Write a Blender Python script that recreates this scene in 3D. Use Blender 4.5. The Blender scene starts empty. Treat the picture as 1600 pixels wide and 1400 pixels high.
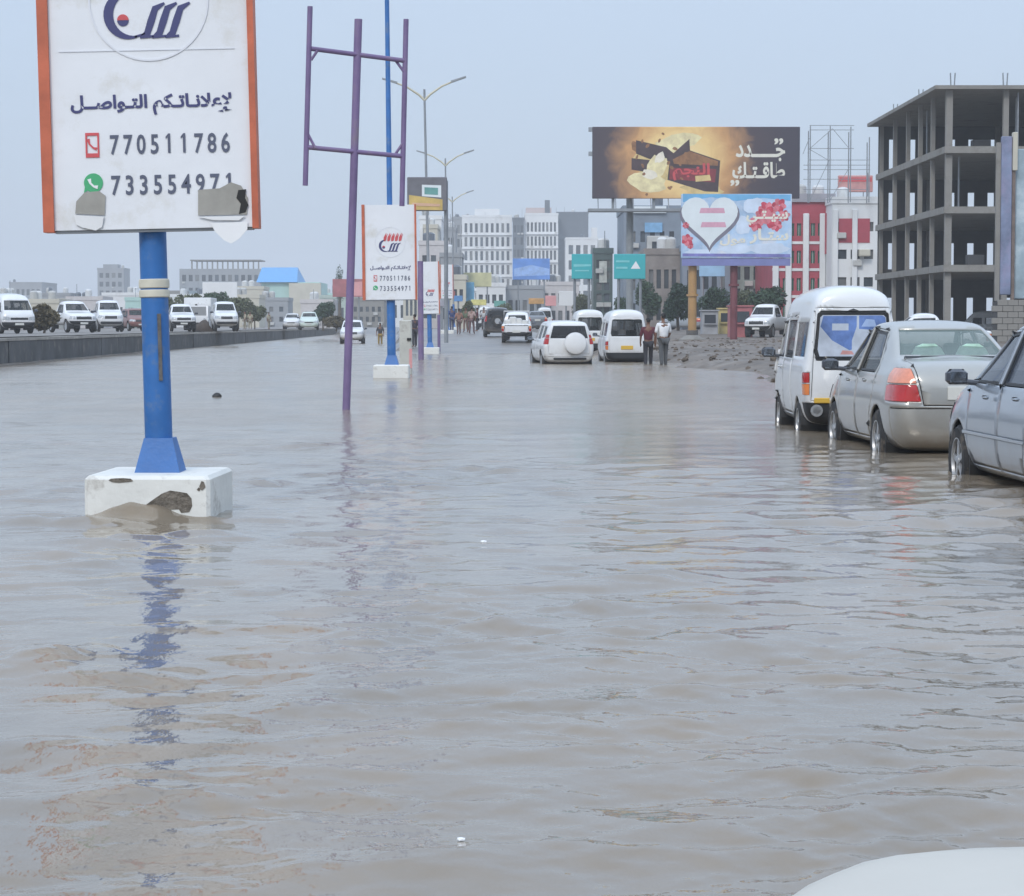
import bpy, bmesh, math, random
import numpy as np
from mathutils import Vector, Matrix, noise

random.seed(7)
SC = bpy.context.scene
NOW = SC.collection


class Later:
    """objects are gathered here and linked to the scene in one go at the end"""
    class Objs(list):
        link = list.append
    objects = Objs()


COL = Later()

# ---------------------------------------------------------------- camera
FPX = 3500.0            # focal length in pixels of a 1600 px wide picture
CAMH = 1.34             # lens height above the flood water (water level is z = 0)
PITCH = math.atan(192 / FPX)
cam_d = bpy.data.cameras.new('camera')
cam = bpy.data.objects.new('camera', cam_d)
NOW.objects.link(cam)
cam_d.sensor_width = 36.0
cam_d.lens = 36.0 * FPX / 1600.0
cam_d.clip_start = 0.05
cam_d.clip_end = 9000
cam.location = (0, 0, CAMH)
cam.rotation_euler = (math.pi / 2 - PITCH, 0, 0)
SC.camera = cam

# ---------------------------------------------------------------- sky, sun, exposure
SUN_EL, SUN_AZ = math.radians(40), math.radians(200)
wd = bpy.data.worlds.new('World')
SC.world = wd
wd.use_nodes = True
wn, wl = wd.node_tree.nodes, wd.node_tree.links
wn.clear()
w_out = wn.new('ShaderNodeOutputWorld')
w_bg = wn.new('ShaderNodeBackground')
w_sky = wn.new('ShaderNodeTexSky')
w_sky.sky_type = 'NISHITA'
w_sky.sun_disc = False
w_sky.sun_elevation = SUN_EL
w_sky.sun_rotation = SUN_AZ
w_sky.air_density = 1.0
w_sky.dust_density = 2.0
w_sky.ozone_density = 1.5
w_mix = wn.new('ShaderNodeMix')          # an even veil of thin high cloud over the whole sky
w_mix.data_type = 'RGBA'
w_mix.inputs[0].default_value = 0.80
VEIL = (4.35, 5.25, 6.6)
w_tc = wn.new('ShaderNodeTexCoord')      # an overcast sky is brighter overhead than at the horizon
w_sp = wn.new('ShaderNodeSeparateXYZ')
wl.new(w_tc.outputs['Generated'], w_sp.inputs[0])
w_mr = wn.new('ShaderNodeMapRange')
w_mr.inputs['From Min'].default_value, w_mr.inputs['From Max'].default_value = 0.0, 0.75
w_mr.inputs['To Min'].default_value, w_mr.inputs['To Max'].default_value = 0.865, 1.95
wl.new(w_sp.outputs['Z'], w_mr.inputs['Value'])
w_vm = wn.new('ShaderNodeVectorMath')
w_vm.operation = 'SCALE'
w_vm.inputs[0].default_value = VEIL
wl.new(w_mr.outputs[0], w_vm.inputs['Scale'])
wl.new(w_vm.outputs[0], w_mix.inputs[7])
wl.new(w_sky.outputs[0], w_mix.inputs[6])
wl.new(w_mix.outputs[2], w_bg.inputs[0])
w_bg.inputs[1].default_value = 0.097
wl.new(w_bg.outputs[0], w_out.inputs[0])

sun_d = bpy.data.lights.new('sun', 'SUN')
sun_d.energy = 1.0
sun_d.angle = math.radians(14)
sun_d.color = (1.0, 0.95, 0.88)
sun = bpy.data.objects.new('sun', sun_d)
NOW.objects.link(sun)
# sky rotation: sun azimuth measured clockwise from +Y
sdir = Vector((math.sin(SUN_AZ) * math.cos(SUN_EL), math.cos(SUN_AZ) * math.cos(SUN_EL), math.sin(SUN_EL)))
sun.rotation_euler = (-sdir).to_track_quat('-Z', 'Y').to_euler()

SC.view_settings.view_transform = 'Standard'
SC.view_settings.look = 'None'
SC.view_settings.exposure = 0.42
SC.view_settings.gamma = 1.0
SC.view_settings.use_curve_mapping = False
SC.render.engine = 'CYCLES'
SC.cycles.use_denoising = True
SC.cycles.max_bounces = 6
SC.cycles.diffuse_bounces = 2
SC.cycles.glossy_bounces = 3
SC.cycles.transmission_bounces = 4
SC.cycles.transparent_max_bounces = 12
SC.cycles.volume_bounces = 1
SC.cycles.sample_clamp_indirect = 6

# ---------------------------------------------------------------- measuring helpers
_c, _s = math.cos(PITCH), math.sin(PITCH)
ROAD = 0.0343           # the road runs slightly to the left of the view axis
RZ = math.atan(ROAD)


def W(px, py, Z):
    a, b = (px - 800) / FPX, (700 - py) / FPX
    t = Z / (_c + b * _s)
    return Vector((a * t, Z, CAMH + (b * _c - _s) * t))


def X(px, Z):
    return W(px, 508, Z).x


def ZH(py, Z):
    return W(800, py, Z).z


# ---------------------------------------------------------------- materials
MATS = {}


def mat(name, col, rough=0.6, metal=0.0, var=0.12, scale=2.0, bump=0.0, bscale=30.0, coat=0.0,
        dirt=None, dirt_amt=0.0, dirt_scale=4.0, dirt_z=None, emit=None, spec=0.5, trans=0.0):
    if name in MATS:
        return MATS[name]
    m = bpy.data.materials.new(name)
    m.use_nodes = True
    n, l = m.node_tree.nodes, m.node_tree.links
    p = n['Principled BSDF']
    p.inputs['Roughness'].default_value = rough
    p.inputs['Metallic'].default_value = metal
    p.inputs['Specular IOR Level'].default_value = spec
    p.inputs['Coat Weight'].default_value = coat
    p.inputs['Coat Roughness'].default_value = 0.08
    p.inputs['Transmission Weight'].default_value = trans
    tc = n.new('ShaderNodeTexCoord')
    nz = n.new('ShaderNodeTexNoise')
    nz.inputs['Scale'].default_value = scale
    nz.inputs['Detail'].default_value = 5
    nz.inputs['Roughness'].default_value = 0.6
    l.new(tc.outputs['Object'], nz.inputs['Vector'])
    rp = n.new('ShaderNodeValToRGB')
    rp.color_ramp.elements[0].position = 0.3
    rp.color_ramp.elements[1].position = 0.7
    rp.color_ramp.elements[0].color = tuple(max(0, c * (1 - var)) for c in col) + (1,)
    rp.color_ramp.elements[1].color = tuple(min(1, c * (1 + var)) for c in col) + (1,)
    l.new(nz.outputs['Fac'], rp.inputs[0])
    last = rp.outputs[0]
    if dirt is not None:
        n2 = n.new('ShaderNodeTexNoise')
        n2.inputs['Scale'].default_value = dirt_scale
        n2.inputs['Detail'].default_value = 8
        n2.inputs['Roughness'].default_value = 0.7
        l.new(tc.outputs['Object'], n2.inputs['Vector'])
        r2 = n.new('ShaderNodeValToRGB')
        r2.color_ramp.elements[0].position = 0.62 - 0.3 * dirt_amt
        r2.color_ramp.elements[1].position = 0.80 - 0.3 * dirt_amt
        l.new(n2.outputs['Fac'], r2.inputs[0])
        fac = r2.outputs[0]
        if dirt_z is not None:          # mud splashed up from below
            sx = n.new('ShaderNodeSeparateXYZ')
            l.new(tc.outputs['Object'], sx.inputs[0])
            mr = n.new('ShaderNodeMapRange')
            mr.inputs['From Min'].default_value = dirt_z[0]
            mr.inputs['From Max'].default_value = dirt_z[1]
            mr.inputs['To Min'].default_value = 1.0
            mr.inputs['To Max'].default_value = 0.0
            l.new(sx.outputs['Z'], mr.inputs['Value'])
            ad = n.new('ShaderNodeMath')
            ad.operation = 'MULTIPLY_ADD'
            l.new(n2.outputs['Fac'], ad.inputs[0])
            ad.inputs[1].default_value = 1.6
            ad.inputs[2].default_value = -0.35
            mu = n.new('ShaderNodeMath')
            mu.operation = 'MULTIPLY'
            mu.use_clamp = True
            l.new(mr.outputs[0], mu.inputs[0])
            l.new(ad.outputs[0], mu.inputs[1])
            fac = mu.outputs[0]
        mx = n.new('ShaderNodeMix')
        mx.data_type = 'RGBA'
        l.new(fac, mx.inputs[0])
        l.new(last, mx.inputs[6])
        mx.inputs[7].default_value = tuple(dirt) + (1,)
        last = mx.outputs[2]
    l.new(last, p.inputs['Base Color'])
    if bump:
        nb = n.new('ShaderNodeTexNoise')
        nb.inputs['Scale'].default_value = bscale
        nb.inputs['Detail'].default_value = 4
        l.new(tc.outputs['Object'], nb.inputs['Vector'])
        bp = n.new('ShaderNodeBump')
        bp.inputs['Strength'].default_value = bump
        bp.inputs['Distance'].default_value = 0.02
        l.new(nb.outputs['Fac'], bp.inputs['Height'])
        l.new(bp.outputs[0], p.inputs['Normal'])
    if emit:
        p.inputs['Emission Color'].default_value = tuple(emit[:3]) + (1,)
        p.inputs['Emission Strength'].default_value = emit[3]
    MATS[name] = m
    return m


def glass_mat(name, tint, see=0.5, rough=0.03):
    """tinted car glass: part clear, part dark mirror"""
    if name in MATS:
        return MATS[name]
    m = bpy.data.materials.new(name)
    m.use_nodes = True
    n, l = m.node_tree.nodes, m.node_tree.links
    p = n['Principled BSDF']
    nz = n.new('ShaderNodeTexNoise')
    nz.inputs['Scale'].default_value = 5
    rp = n.new('ShaderNodeValToRGB')
    rp.color_ramp.elements[0].color = tuple(c * 0.8 for c in tint) + (1,)
    rp.color_ramp.elements[1].color = tuple(c * 1.2 for c in tint) + (1,)
    l.new(nz.outputs['Fac'], rp.inputs[0])
    l.new(rp.outputs[0], p.inputs['Base Color'])
    p.inputs['Roughness'].default_value = rough
    p.inputs['IOR'].default_value = 1.6
    p.inputs['Alpha'].default_value = 1 - see
    MATS[name] = m
    return m


# ---------------------------------------------------------------- mesh helpers
class MB:
    def __init__(self):
        self.v, self.f = [], []

    def add(self, vs, fs):
        o = len(self.v)
        self.v += [tuple(p) for p in vs]
        self.f += [tuple(i + o for i in q) for q in fs]
        return self

    def box(self, x0, x1, y0, y1, z0, z1):
        return self.add([(x0, y0, z0), (x1, y0, z0), (x1, y1, z0), (x0, y1, z0),
                         (x0, y0, z1), (x1, y0, z1), (x1, y1, z1), (x0, y1, z1)],
                        [(0, 3, 2, 1), (4, 5, 6, 7), (0, 1, 5, 4), (1, 2, 6, 5), (2, 3, 7, 6), (3, 0, 4, 7)])

    def cbox(self, x, y, z, sx, sy, sz):
        return self.box(x - sx / 2, x + sx / 2, y - sy / 2, y + sy / 2, z - sz / 2, z + sz / 2)

    def bbox(self, x0, x1, y0, y1, z0, z1, b=0.02):
        """box with chamfered edges (a loft of inset rings)"""
        rings = []
        for z, i in ((z0, b), (z0 + b, 0), (z1 - b, 0), (z1, b)):
            X0, X1, Y0, Y1 = x0 + i, x1 - i, y0 + i, y1 - i
            rings.append([(X0 + b, Y0, z), (X1 - b, Y0, z), (X1, Y0 + b, z), (X1, Y1 - b, z),
                          (X1 - b, Y1, z), (X0 + b, Y1, z), (X0, Y1 - b, z), (X0, Y0 + b, z)])
        vs = [p for r in rings for p in r]
        fs = [tuple(reversed(range(8))), tuple(range(24, 32))]
        for k in range(3):
            for j in range(8):
                fs.append((k * 8 + j, k * 8 + (j + 1) % 8, k * 8 + 8 + (j + 1) % 8, k * 8 + 8 + j))
        return self.add(vs, fs)

    def tube(self, pts, rad, n=10, cap=True):
        pts = [Vector(p) for p in pts]
        if not hasattr(rad, '__len__'):
            rad = [rad] * len(pts)
        vs, fs = [], []
        for i, p in enumerate(pts):
            d = (pts[min(i + 1, len(pts) - 1)] - pts[max(i - 1, 0)]).normalized()
            a = d.cross(Vector((0, 0, 1)) if abs(d.z) < 0.9 else Vector((0, 1, 0))).normalized()
            b = d.cross(a)
            for k in range(n):
                t = 2 * math.pi * k / n
                vs.append(p + rad[i] * (math.cos(t) * a + math.sin(t) * b))
        for i in range(len(pts) - 1):
            for k in range(n):
                fs.append((i * n + k, i * n + (k + 1) % n, (i + 1) * n + (k + 1) % n, (i + 1) * n + k))
        if cap:
            fs.append(tuple(reversed(range(n))))
            fs.append(tuple((len(pts) - 1) * n + k for k in range(n)))
        return self.add(vs, fs)

    def prism(self, poly, a, b, axis='y'):
        """2D outline pushed from a to b along an axis; poly is (x,z) for y, (y,z) for x, (x,y) for z"""
        n = len(poly)
        f = {'y': lambda p, t: (p[0], t, p[1]), 'x': lambda p, t: (t, p[0], p[1]), 'z': lambda p, t: (p[0], p[1], t)}[axis]
        vs = [f(p, a) for p in poly] + [f(p, b) for p in poly]
        fs = [tuple(range(n)), tuple(reversed(range(n, 2 * n)))]
        fs += [(i, i + n, (i + 1) % n + n, (i + 1) % n) for i in range(n)]
        return self.add(vs, fs)

    def lathe(self, prof, n=24, axis='z', c=(0, 0, 0)):
        """prof is a list of (radius, height) along the axis"""
        vs, fs = [], []
        for r, h in prof:
            for k in range(n):
                t = 2 * math.pi * k / n
                u, w = r * math.cos(t), r * math.sin(t)
                p = {'z': (u, w, h), 'x': (h, u, w), 'y': (u, h, w)}[axis]
                vs.append((p[0] + c[0], p[1] + c[1], p[2] + c[2]))
        for i in range(len(prof) - 1):
            for k in range(n):
                fs.append((i * n + k, i * n + (k + 1) % n, (i + 1) * n + (k + 1) % n, (i + 1) * n + k))
        fs.append(tuple(range(n)))
        fs.append(tuple((len(prof) - 1) * n + k for k in range(n)))
        return self.add(vs, fs)

    def ribbon(self, pts, wid, y=0.0, t=0.004):
        """flat brush stroke in the x-z plane"""
        L, R = [], []
        for i, p in enumerate(pts):
            a, b = pts[max(i - 1, 0)], pts[min(i + 1, len(pts) - 1)]
            dx, dz = b[0] - a[0], b[1] - a[1]
            q = math.hypot(dx, dz) or 1
            w = wid[i] if hasattr(wid, '__len__') else wid
            L.append((p[0] - dz / q * w / 2, p[1] + dx / q * w / 2))
            R.append((p[0] + dz / q * w / 2, p[1] - dx / q * w / 2))
        for i in range(len(pts) - 1):
            self.prism([L[i], R[i], R[i + 1], L[i + 1]], y, y - t)
        return self

    def mesh(self, name):
        me = bpy.data.meshes.new(name)
        me.from_pydata(self.v, [], self.f)
        return me

    def build(self, name, m, parent=None, smooth=False, loc=(0, 0, 0), rot=(0, 0, 0), fix=True):
        me = self.mesh(name)
        if fix:
            bm = bmesh.new()
            bm.from_mesh(me)
            bmesh.ops.recalc_face_normals(bm, faces=bm.faces)
            bm.to_mesh(me)
            bm.free()
        return link(name, me, m, parent, smooth, loc, rot)


def link(name, me, m, parent=None, smooth=False, loc=(0, 0, 0), rot=(0, 0, 0)):
    if smooth:
        me.polygons.foreach_set('use_smooth', [True] * len(me.polygons))
        if smooth != 'all':
            me.set_sharp_from_angle(angle=math.radians(38))
    if m is not None and not me.materials:
        me.materials.append(m)
    o = bpy.data.objects.new(name, me)
    COL.objects.link(o)
    o.location, o.rotation_euler = loc, rot
    if parent is not None:
        o.parent = parent
    return o


def tag(o, label=None, cat=None, group=None, kind=None):
    if label:
        o['label'] = label
    if cat:
        o['category'] = cat
    if group:
        o['group'] = group
    if kind:
        o['kind'] = kind
    return o


def thing(name, label, cat, loc=(0, 0, 0), rz=0.0, group=None):
    o = bpy.data.objects.new(name, None)
    COL.objects.link(o)
    o.empty_display_size = 0.3
    o.location = loc
    o.rotation_euler = (0, 0, rz)
    return tag(o, label, cat, group)


def kids(o):
    return [c for c in COL.objects if c.parent == o]


def copy_tree(o, parent=None):
    c = o.copy()
    COL.objects.link(c)
    c.parent = parent
    for ch in kids(o):
        copy_tree(ch, c)
    return c


def place(root, loc, rz=0.0, label=None, group=None):
    root.location = loc
    root.rotation_euler = (0, 0, rz)
    if label:
        root['label'] = label
    if group:
        root['group'] = group
    return root


# ---------------------------------------------------------------- lettering
FORMS = {'ا': (0xFE8D, 0xFE8E, 0, 0), 'إ': (0xFE87, 0xFE88, 0, 0), 'د': (0xFEA9, 0xFEAA, 0, 0), 'ر': (0xFEAD, 0xFEAE, 0, 0),
         'و': (0xFEED, 0xFEEE, 0, 0), 'ة': (0xFE93, 0xFE94, 0, 0)}
for ch, base in (('ل', 0xFEDD), ('ع', 0xFEC9), ('ن', 0xFEE5), ('ت', 0xFE95), ('ك', 0xFED9), ('م', 0xFEE1), ('ص', 0xFEB9),
                 ('ج', 0xFE9D), ('ط', 0xFEC1), ('ق', 0xFED5), ('س', 0xFEB1), ('ي', 0xFEF1), ('ب', 0xFE8F)):
    FORMS[ch] = (base, base + 1, base + 2, base + 3)


def arabic(s):
    """join the letters and put them in drawing order, right to left"""
    s = s.replace('لا', '\u0001').replace('لإ', '\u0002')
    out = []
    for i, ch in enumerate(s):
        def joins_next(c):
            return c == 'ـ' or (c in FORMS and FORMS[c][2])

        def joins_prev(c):
            return c in ('ـ', '\u0001', '\u0002') or c in FORMS
        p = i > 0 and joins_next(s[i - 1]) and joins_prev(ch)
        q = i + 1 < len(s) and joins_next(ch) and joins_prev(s[i + 1])
        if ch == '\u0001':
            out.append(chr(0xFEFC if p else 0xFEFB))
        elif ch == '\u0002':
            out.append(chr(0xFEFA if p else 0xFEF9))
        elif ch in FORMS:
            f = FORMS[ch]
            out.append(chr(f[3] if p and q else f[1] if p else f[2] if q else f[0]))
        else:
            out.append(ch)
    return ''.join(reversed(out))


_GL = {}


def glyph(txt, bold):
    """outline mesh of a short text: points, faces, left and right edge"""
    if (txt, bold) not in _GL:
        c = bpy.data.curves.new('lettering', 'FONT')
        c.body = txt
        c.offset = bold
        c.resolution_u = 3
        o = bpy.data.objects.new('lettering', c)
        NOW.objects.link(o)
        dg = bpy.context.evaluated_depsgraph_get()
        me = bpy.data.meshes.new_from_object(o.evaluated_get(dg))
        bpy.data.objects.remove(o)
        bpy.data.curves.remove(c)
        co = np.array([v.co[:] for v in me.vertices]) if len(me.vertices) else np.zeros((1, 3))
        _GL[(txt, bold)] = (co, [tuple(p.vertices) for p in me.polygons], co[:, 0].min(), co[:, 0].max())
        bpy.data.meshes.remove(me)
    return _GL[(txt, bold)]


def lettering(name, s, m, parent, x0, x1, z0, z1, y, bold=0.012, spacing=1.0, lean=0.0):
    """flat print filling the rectangle x0..x1, z0..z1 at depth y; each letter cut on its own so that joins overlap cleanly"""
    pts, fs, pen = [], [], 0.0
    for i, ch in enumerate(s):
        if ch == ' ':
            pen += 0.28 * spacing
            continue
        co, f, a, b = glyph(ch, bold)
        _, _, a2, b2 = glyph(ch + ch, bold)
        adv = (b2 - b)
        if ch == '1':           # an upright figure with a flag
            w = 0.10 + bold * 2
            q = [(0.30 - w / 2, 0), (0.30 + w / 2, 0), (0.30 + w / 2, 0.72), (0.30 - w / 4, 0.72), (0.12, 0.60), (0.12, 0.52), (0.30 - w / 2, 0.59)]
            co, f = np.array([(u, v, 0) for u, v in q]), [tuple(range(7))]
            adv = 0.56
        o = len(pts)
        yy = y - 0.0006 * (i % 3)
        pts += [(u + pen, yy, v) for u, v, _ in co]
        fs += [tuple(k + o for k in q) for q in f]
        pen += adv * spacing
    co = np.array(pts)
    lo, hi = co.min(0), co.max(0)
    out = []
    for u, d, v in pts:
        uu, ww = (u - lo[0]) / (hi[0] - lo[0]), (v - lo[2]) / (hi[2] - lo[2])
        out.append((x0 + (x1 - x0) * uu + lean * ww * (z1 - z0), d, z0 + (z1 - z0) * ww))
    me = bpy.data.meshes.new(name)
    me.from_pydata(out, [], fs)
    return link(name, me, m, parent)

# ================================================================ GROUND AND WATER
def sstep(a, b, t):
    t = np.clip((t - a) / (b - a), 0, 1)
    return t * t * (3 - 2 * t)


_ph = np.random.RandomState(3)
_nw = [(_ph.uniform(0, 6.28), _ph.uniform(0, 6.28), k) for k in range(26)]


def rough_noise(x, y, base, amp):
    """cheap lumpy noise on arrays"""
    out = 0
    for i, (p, a, k) in enumerate(_nw[:14]):
        fr = base * (1.35 ** (i % 7))
        out = out + np.sin((x * math.cos(a) + y * math.sin(a)) * fr + p) * np.sin((y * math.cos(a) - x * math.sin(a)) * fr * 0.8 + p * 1.7) / (1 + 0.45 * (i % 7))
    return out * amp / 3.0


def terrain(xr, y):
    """height of the ground; xr is measured across the road"""
    yl = y - 210 * sstep(-1.5, -5.5, xr)         # the left lanes stay under water for longer
    road = -0.28 + 0.28 * sstep(70, 112, yl) + 0.52 * sstep(108, 134, yl) + 0.40 * sstep(128, 172, yl)
    edge = 7.1 + rough_noise(xr * 0 + 1.3, y, 0.35, 1.0) - 1.5 * sstep(70, 130, y)
    isl = sstep(0, 2.6, xr - edge) * sstep(38, 52, y + rough_noise(xr, y, 0.3, 2.0))
    bank = sstep(0, 8, xr - 13)
    right = -0.28 + 0.50 * isl + 0.30 * isl * sstep(60, 120, y) + 0.28 * bank * (1 - isl)
    right = right + isl * rough_noise(xr, y, 1.1, 0.11)
    right = np.where(y > 120, np.maximum(right, road), right)
    h = np.where(xr > 4.5, np.maximum(road, right), road)
    mud = sstep(-13.4, -14.6, xr) * 0.34 * (1 - sstep(110, 140, y))
    h = h + mud
    h = np.where(xr < -14.8, 0.86 + 0.04 * sstep(120, 200, y), h)
    h = h + rough_noise(xr, y, 0.6, 0.02) * sstep(40, 60, y)
    return h


def ground_z(x, y):
    return float(terrain(np.array([x + ROAD * y]), np.array([float(y)]))[0])


xs = np.concatenate([-np.geomspace(1900, 30, 26), np.linspace(-29, -15.4, 12), [-14.9, -14.78], np.linspace(-14.4, 4.6, 40),
                     np.linspace(4.9, 24, 84), np.geomspace(25, 1900, 30)])
ys = np.concatenate([np.linspace(-40, 38, 14), np.linspace(40, 150, 200), np.linspace(152, 200, 30), np.linspace(204, 420, 36), np.geomspace(440, 2900, 26)])
XR, YY = np.meshgrid(xs, ys)
ZZ = terrain(XR, YY)
vv = np.stack([XR - ROAD * YY, YY, ZZ], -1).reshape(-1, 3)
nc = len(xs)
ff = [(r * nc + c, r * nc + c + 1, (r + 1) * nc + c + 1, (r + 1) * nc + c) for r in range(len(ys) - 1) for c in range(nc - 1)]
me = bpy.data.meshes.new('ground')
me.from_pydata(vv.tolist(), [], ff)
M_mud = mat('wet mud', (0.135, 0.105, 0.078), rough=0.55, var=0.45, scale=0.9, bump=0.9, bscale=3.0,
            dirt=(0.25, 0.22, 0.19), dirt_amt=0.3, dirt_scale=0.6)
tag(link('ground', me, M_mud, smooth='all'), kind='structure')

# asphalt that comes up out of the water further down the road
ys2 = np.concatenate([np.linspace(96, 180, 60), np.linspace(185, 400, 40), np.geomspace(420, 900, 12)])
xs2 = np.linspace(-13.5, 7.0, 24)
A, B = np.meshgrid(xs2, ys2)
vv = np.stack([A - ROAD * B, B, terrain(np.clip(A, -13.3, 4.4), B) + 0.012], -1).reshape(-1, 3)
nc = len(xs2)
ff = [(r * nc + c, r * nc + c + 1, (r + 1) * nc + c + 1, (r + 1) * nc + c) for r in range(len(ys2) - 1) for c in range(nc - 1)]
me = bpy.data.meshes.new('road')
me.from_pydata(vv.tolist(), [], ff)
M_road = mat('wet muddy asphalt', (0.17, 0.16, 0.15), rough=0.35, var=0.35, scale=0.5, bump=0.3, bscale=8,
             dirt=(0.26, 0.23, 0.20), dirt_amt=0.6, dirt_scale=0.3)
tag(link('road', me, M_road, smooth='all'), kind='structure')

# second carriageway on the higher ground beyond the wall
ys3 = np.concatenate([np.linspace(20, 200, 40), np.geomspace(210, 900, 20)])
xs3 = np.array([-30.0, -26, -22, -18, -15.6])
A, B = np.meshgrid(xs3, ys3)
vv = np.stack([A - ROAD * B, B, 0 * A + 0.915 + 0.04 * sstep(120, 200, B)], -1).reshape(-1, 3)
nc = 5
ff = [(r * nc + c, r * nc + c + 1, (r + 1) * nc + c + 1, (r + 1) * nc + c) for r in range(len(ys3) - 1) for c in range(nc - 1)]
me = bpy.data.meshes.new('upper_road')
me.from_pydata(vv.tolist(), [], ff)
tag(link('upper_road', me, mat('dry dusty asphalt', (0.24, 0.225, 0.21), rough=0.8, var=0.2, scale=0.4, bump=0.2), smooth='all'), kind='structure')

# ---- flood water: one sheet with real waves
rs = np.random.RandomState(11)
comps = []
for lam, n, st in ((4.0, 2, 0.006), (2.4, 4, 0.012), (1.5, 6, 0.022), (0.95, 9, 0.030), (0.62, 11, 0.034), (0.40, 12, 0.035), (0.26, 12, 0.034), (0.16, 10, 0.032), (0.10, 8, 0.028)):
    for _ in range(n):
        L = lam * rs.uniform(0.8, 1.25)
        th = rs.normal(math.radians(84), math.radians(24 + 18 * (lam < 1.2)))
        comps.append((L, th, st * L / (2 * math.pi) * rs.uniform(0.6, 1.3), rs.uniform(0, 6.28)))
HUMPS = []          # (x, y, height, rx, ry): standing swells around the sign's foot and in the current


def hump(px, py, h, rx, ry):
    Z = FPX * CAMH / (py - 508)
    HUMPS.append((X(px, Z), Z, h, rx, ry))


hump(222, 813, 0.115, 0.30, 0.15)
hump(175, 822, 0.035, 0.22, 0.2)
hump(120, 820, 0.045, 0.30, 0.2)
hump(30, 815, 0.04, 0.35, 0.25)
hump(320, 838, 0.03, 0.3, 0.25)
hump(85, 1030, 0.050, 0.17, 0.22)
hump(30, 1045, 0.03, 0.25, 0.25)
hump(190, 1060, 0.022, 0.28, 0.2)
hump(270, 1270, 0.018, 0.10, 0.15)
hump(120, 1175, 0.020, 0.35, 0.18)
hump(330, 985, 0.014, 0.4, 0.15)
hump(930, 950, 0.026, 0.10, 0.16)
hump(700, 955, 0.020, 0.15, 0.16)
hump(1150, 952, 0.026, 0.22, 0.14)
hump(1090, 1085, 0.018, 0.13, 0.13)
hump(860, 1108, 0.016, 0.30, 0.12)
hump(1330, 1290, 0.016, 0.07, 0.10)
hump(1370, 1177, 0.014, 0.09, 0.10)
hump(700, 690, 0.05, 0.4, 0.5)
hump(820, 1000, 0.02, 0.1, 0.1)

py = np.concatenate([np.arange(1560, 760, -1.35), np.arange(760, 560, -1.1), np.arange(560, 541, -1.0)])
yw = FPX * CAMH / (py - 508)
yw = np.concatenate([[-40, -15, -4, 1.0, 3.2], yw, [150, 190, 260, 420]])
core = np.linspace(-1, 1, 520)
wide = np.concatenate([[-60, -30, -12, -6, -3, -2, -1.5, -1.2], core, [1.2, 1.5, 2, 3, 6, 12, 30, 60]])
YW = np.repeat(yw[:, None], len(wide), 1)
half = np.maximum(np.abs(YW) * 0.30, 1.1)
XW = wide[None, :] * half
XW = np.clip(XW, -60, 60)
XW = XW + np.where(np.abs(XW) >= 60, wide[None, :] * 0.01, 0)
dy = np.abs(np.gradient(yw))[:, None]
ZW = np.zeros_like(XW)
# gusts: patches of calmer and rougher water
gust = 0.52 + 0.75 * rough_noise(XW, YW * 0.6, 0.55, 1.0) + 0.50 * rough_noise(XW + 9, YW * 1.8 + 3, 1.9, 1.0)
gust = np.clip(gust, 0.14, 1.8) * (1 - 0.38 * sstep(8, 34, YW)) * (1 - 0.2 * sstep(8.5, 5.5, YW))  # wave height also lowered with distance, so the far water reflects more sky
warps = {}
for L, th, a, p in comps:
    k = 2 * math.pi / L
    fade = np.clip((L / np.maximum(dy, 1e-3) - 2.0) / 3.0, 0, 1)
    key = round(math.log(L) * 2)
    if key not in warps:
        warps[key] = 0.9 * rough_noise(XW + 3 * key, YW, 0.9 / L ** 0.5, 1.0)
    ph = k * (XW * math.cos(th) + YW * math.sin(th)) + p + warps[key]
    s = np.sin(ph)
    ZW += fade * a * gust * (s - 0.28 * np.cos(2 * ph))
for hx, hy, h, rx, ry in HUMPS:
    ax, ay = (XW - hx) / rx, (YW - hy) / ry
    ZW += h * np.exp(-(ax ** 2 + ay ** 2) * (1 + 0.3 * np.sin(3 * ax + 2 * ay))) * (1 + 0.35 * rough_noise(XW, YW, 9.0, 1.0))
ZW *= np.where(np.abs(wide)[None, :] > 1.3, 0.0, 1.0)
XW = np.where((YW > 14) & (XW + ROAD * YW < -14.85), -14.85 - ROAD * YW + wide[None, :] * 0.002, XW)
vv = np.stack([XW, YW, ZW], -1).reshape(-1, 3)
nc, nr = len(wide), len(yw)
idx = np.arange(nr * nc).reshape(nr, nc)
ff = np.stack([idx[:-1, :-1], idx[:-1, 1:], idx[1:, 1:], idx[1:, :-1]], -1).reshape(-1, 4)
me = bpy.data.meshes.new('flood_water')
me.vertices.add(len(vv))
me.vertices.foreach_set('co', vv.ravel())
me.loops.add(ff.size)
me.loops.foreach_set('vertex_index', ff.ravel())
me.polygons.add(len(ff))
me.polygons.foreach_set('loop_start', np.arange(0, ff.size, 4))
me.update(calc_edges=True)

m = bpy.data.materials.new('muddy flood water')
m.use_nodes = True
n, l = m.node_tree.nodes, m.node_tree.links
p = n['Principled BSDF']
tc = n.new('ShaderNodeTexCoord')
mp = n.new('ShaderNodeMapping')
mp.inputs['Scale'].default_value = (1.0, 0.45, 1.0)
l.new(tc.outputs['Object'], mp.inputs['Vector'])
nz = n.new('ShaderNodeTexNoise')
nz.inputs['Scale'].default_value = 0.7
nz.inputs['Detail'].default_value = 6
nz.inputs['Distortion'].default_value = 1.2
l.new(mp.outputs[0], nz.inputs['Vector'])
rp = n.new('ShaderNodeValToRGB')
rp.color_ramp.elements[0].position, rp.color_ramp.elements[1].position = 0.3, 0.72
rp.color_ramp.elements[0].color = (0.205, 0.172, 0.130, 1)
rp.color_ramp.elements[1].color = (0.285, 0.228, 0.165, 1)
l.new(nz.outputs['Fac'], rp.inputs[0])
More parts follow.
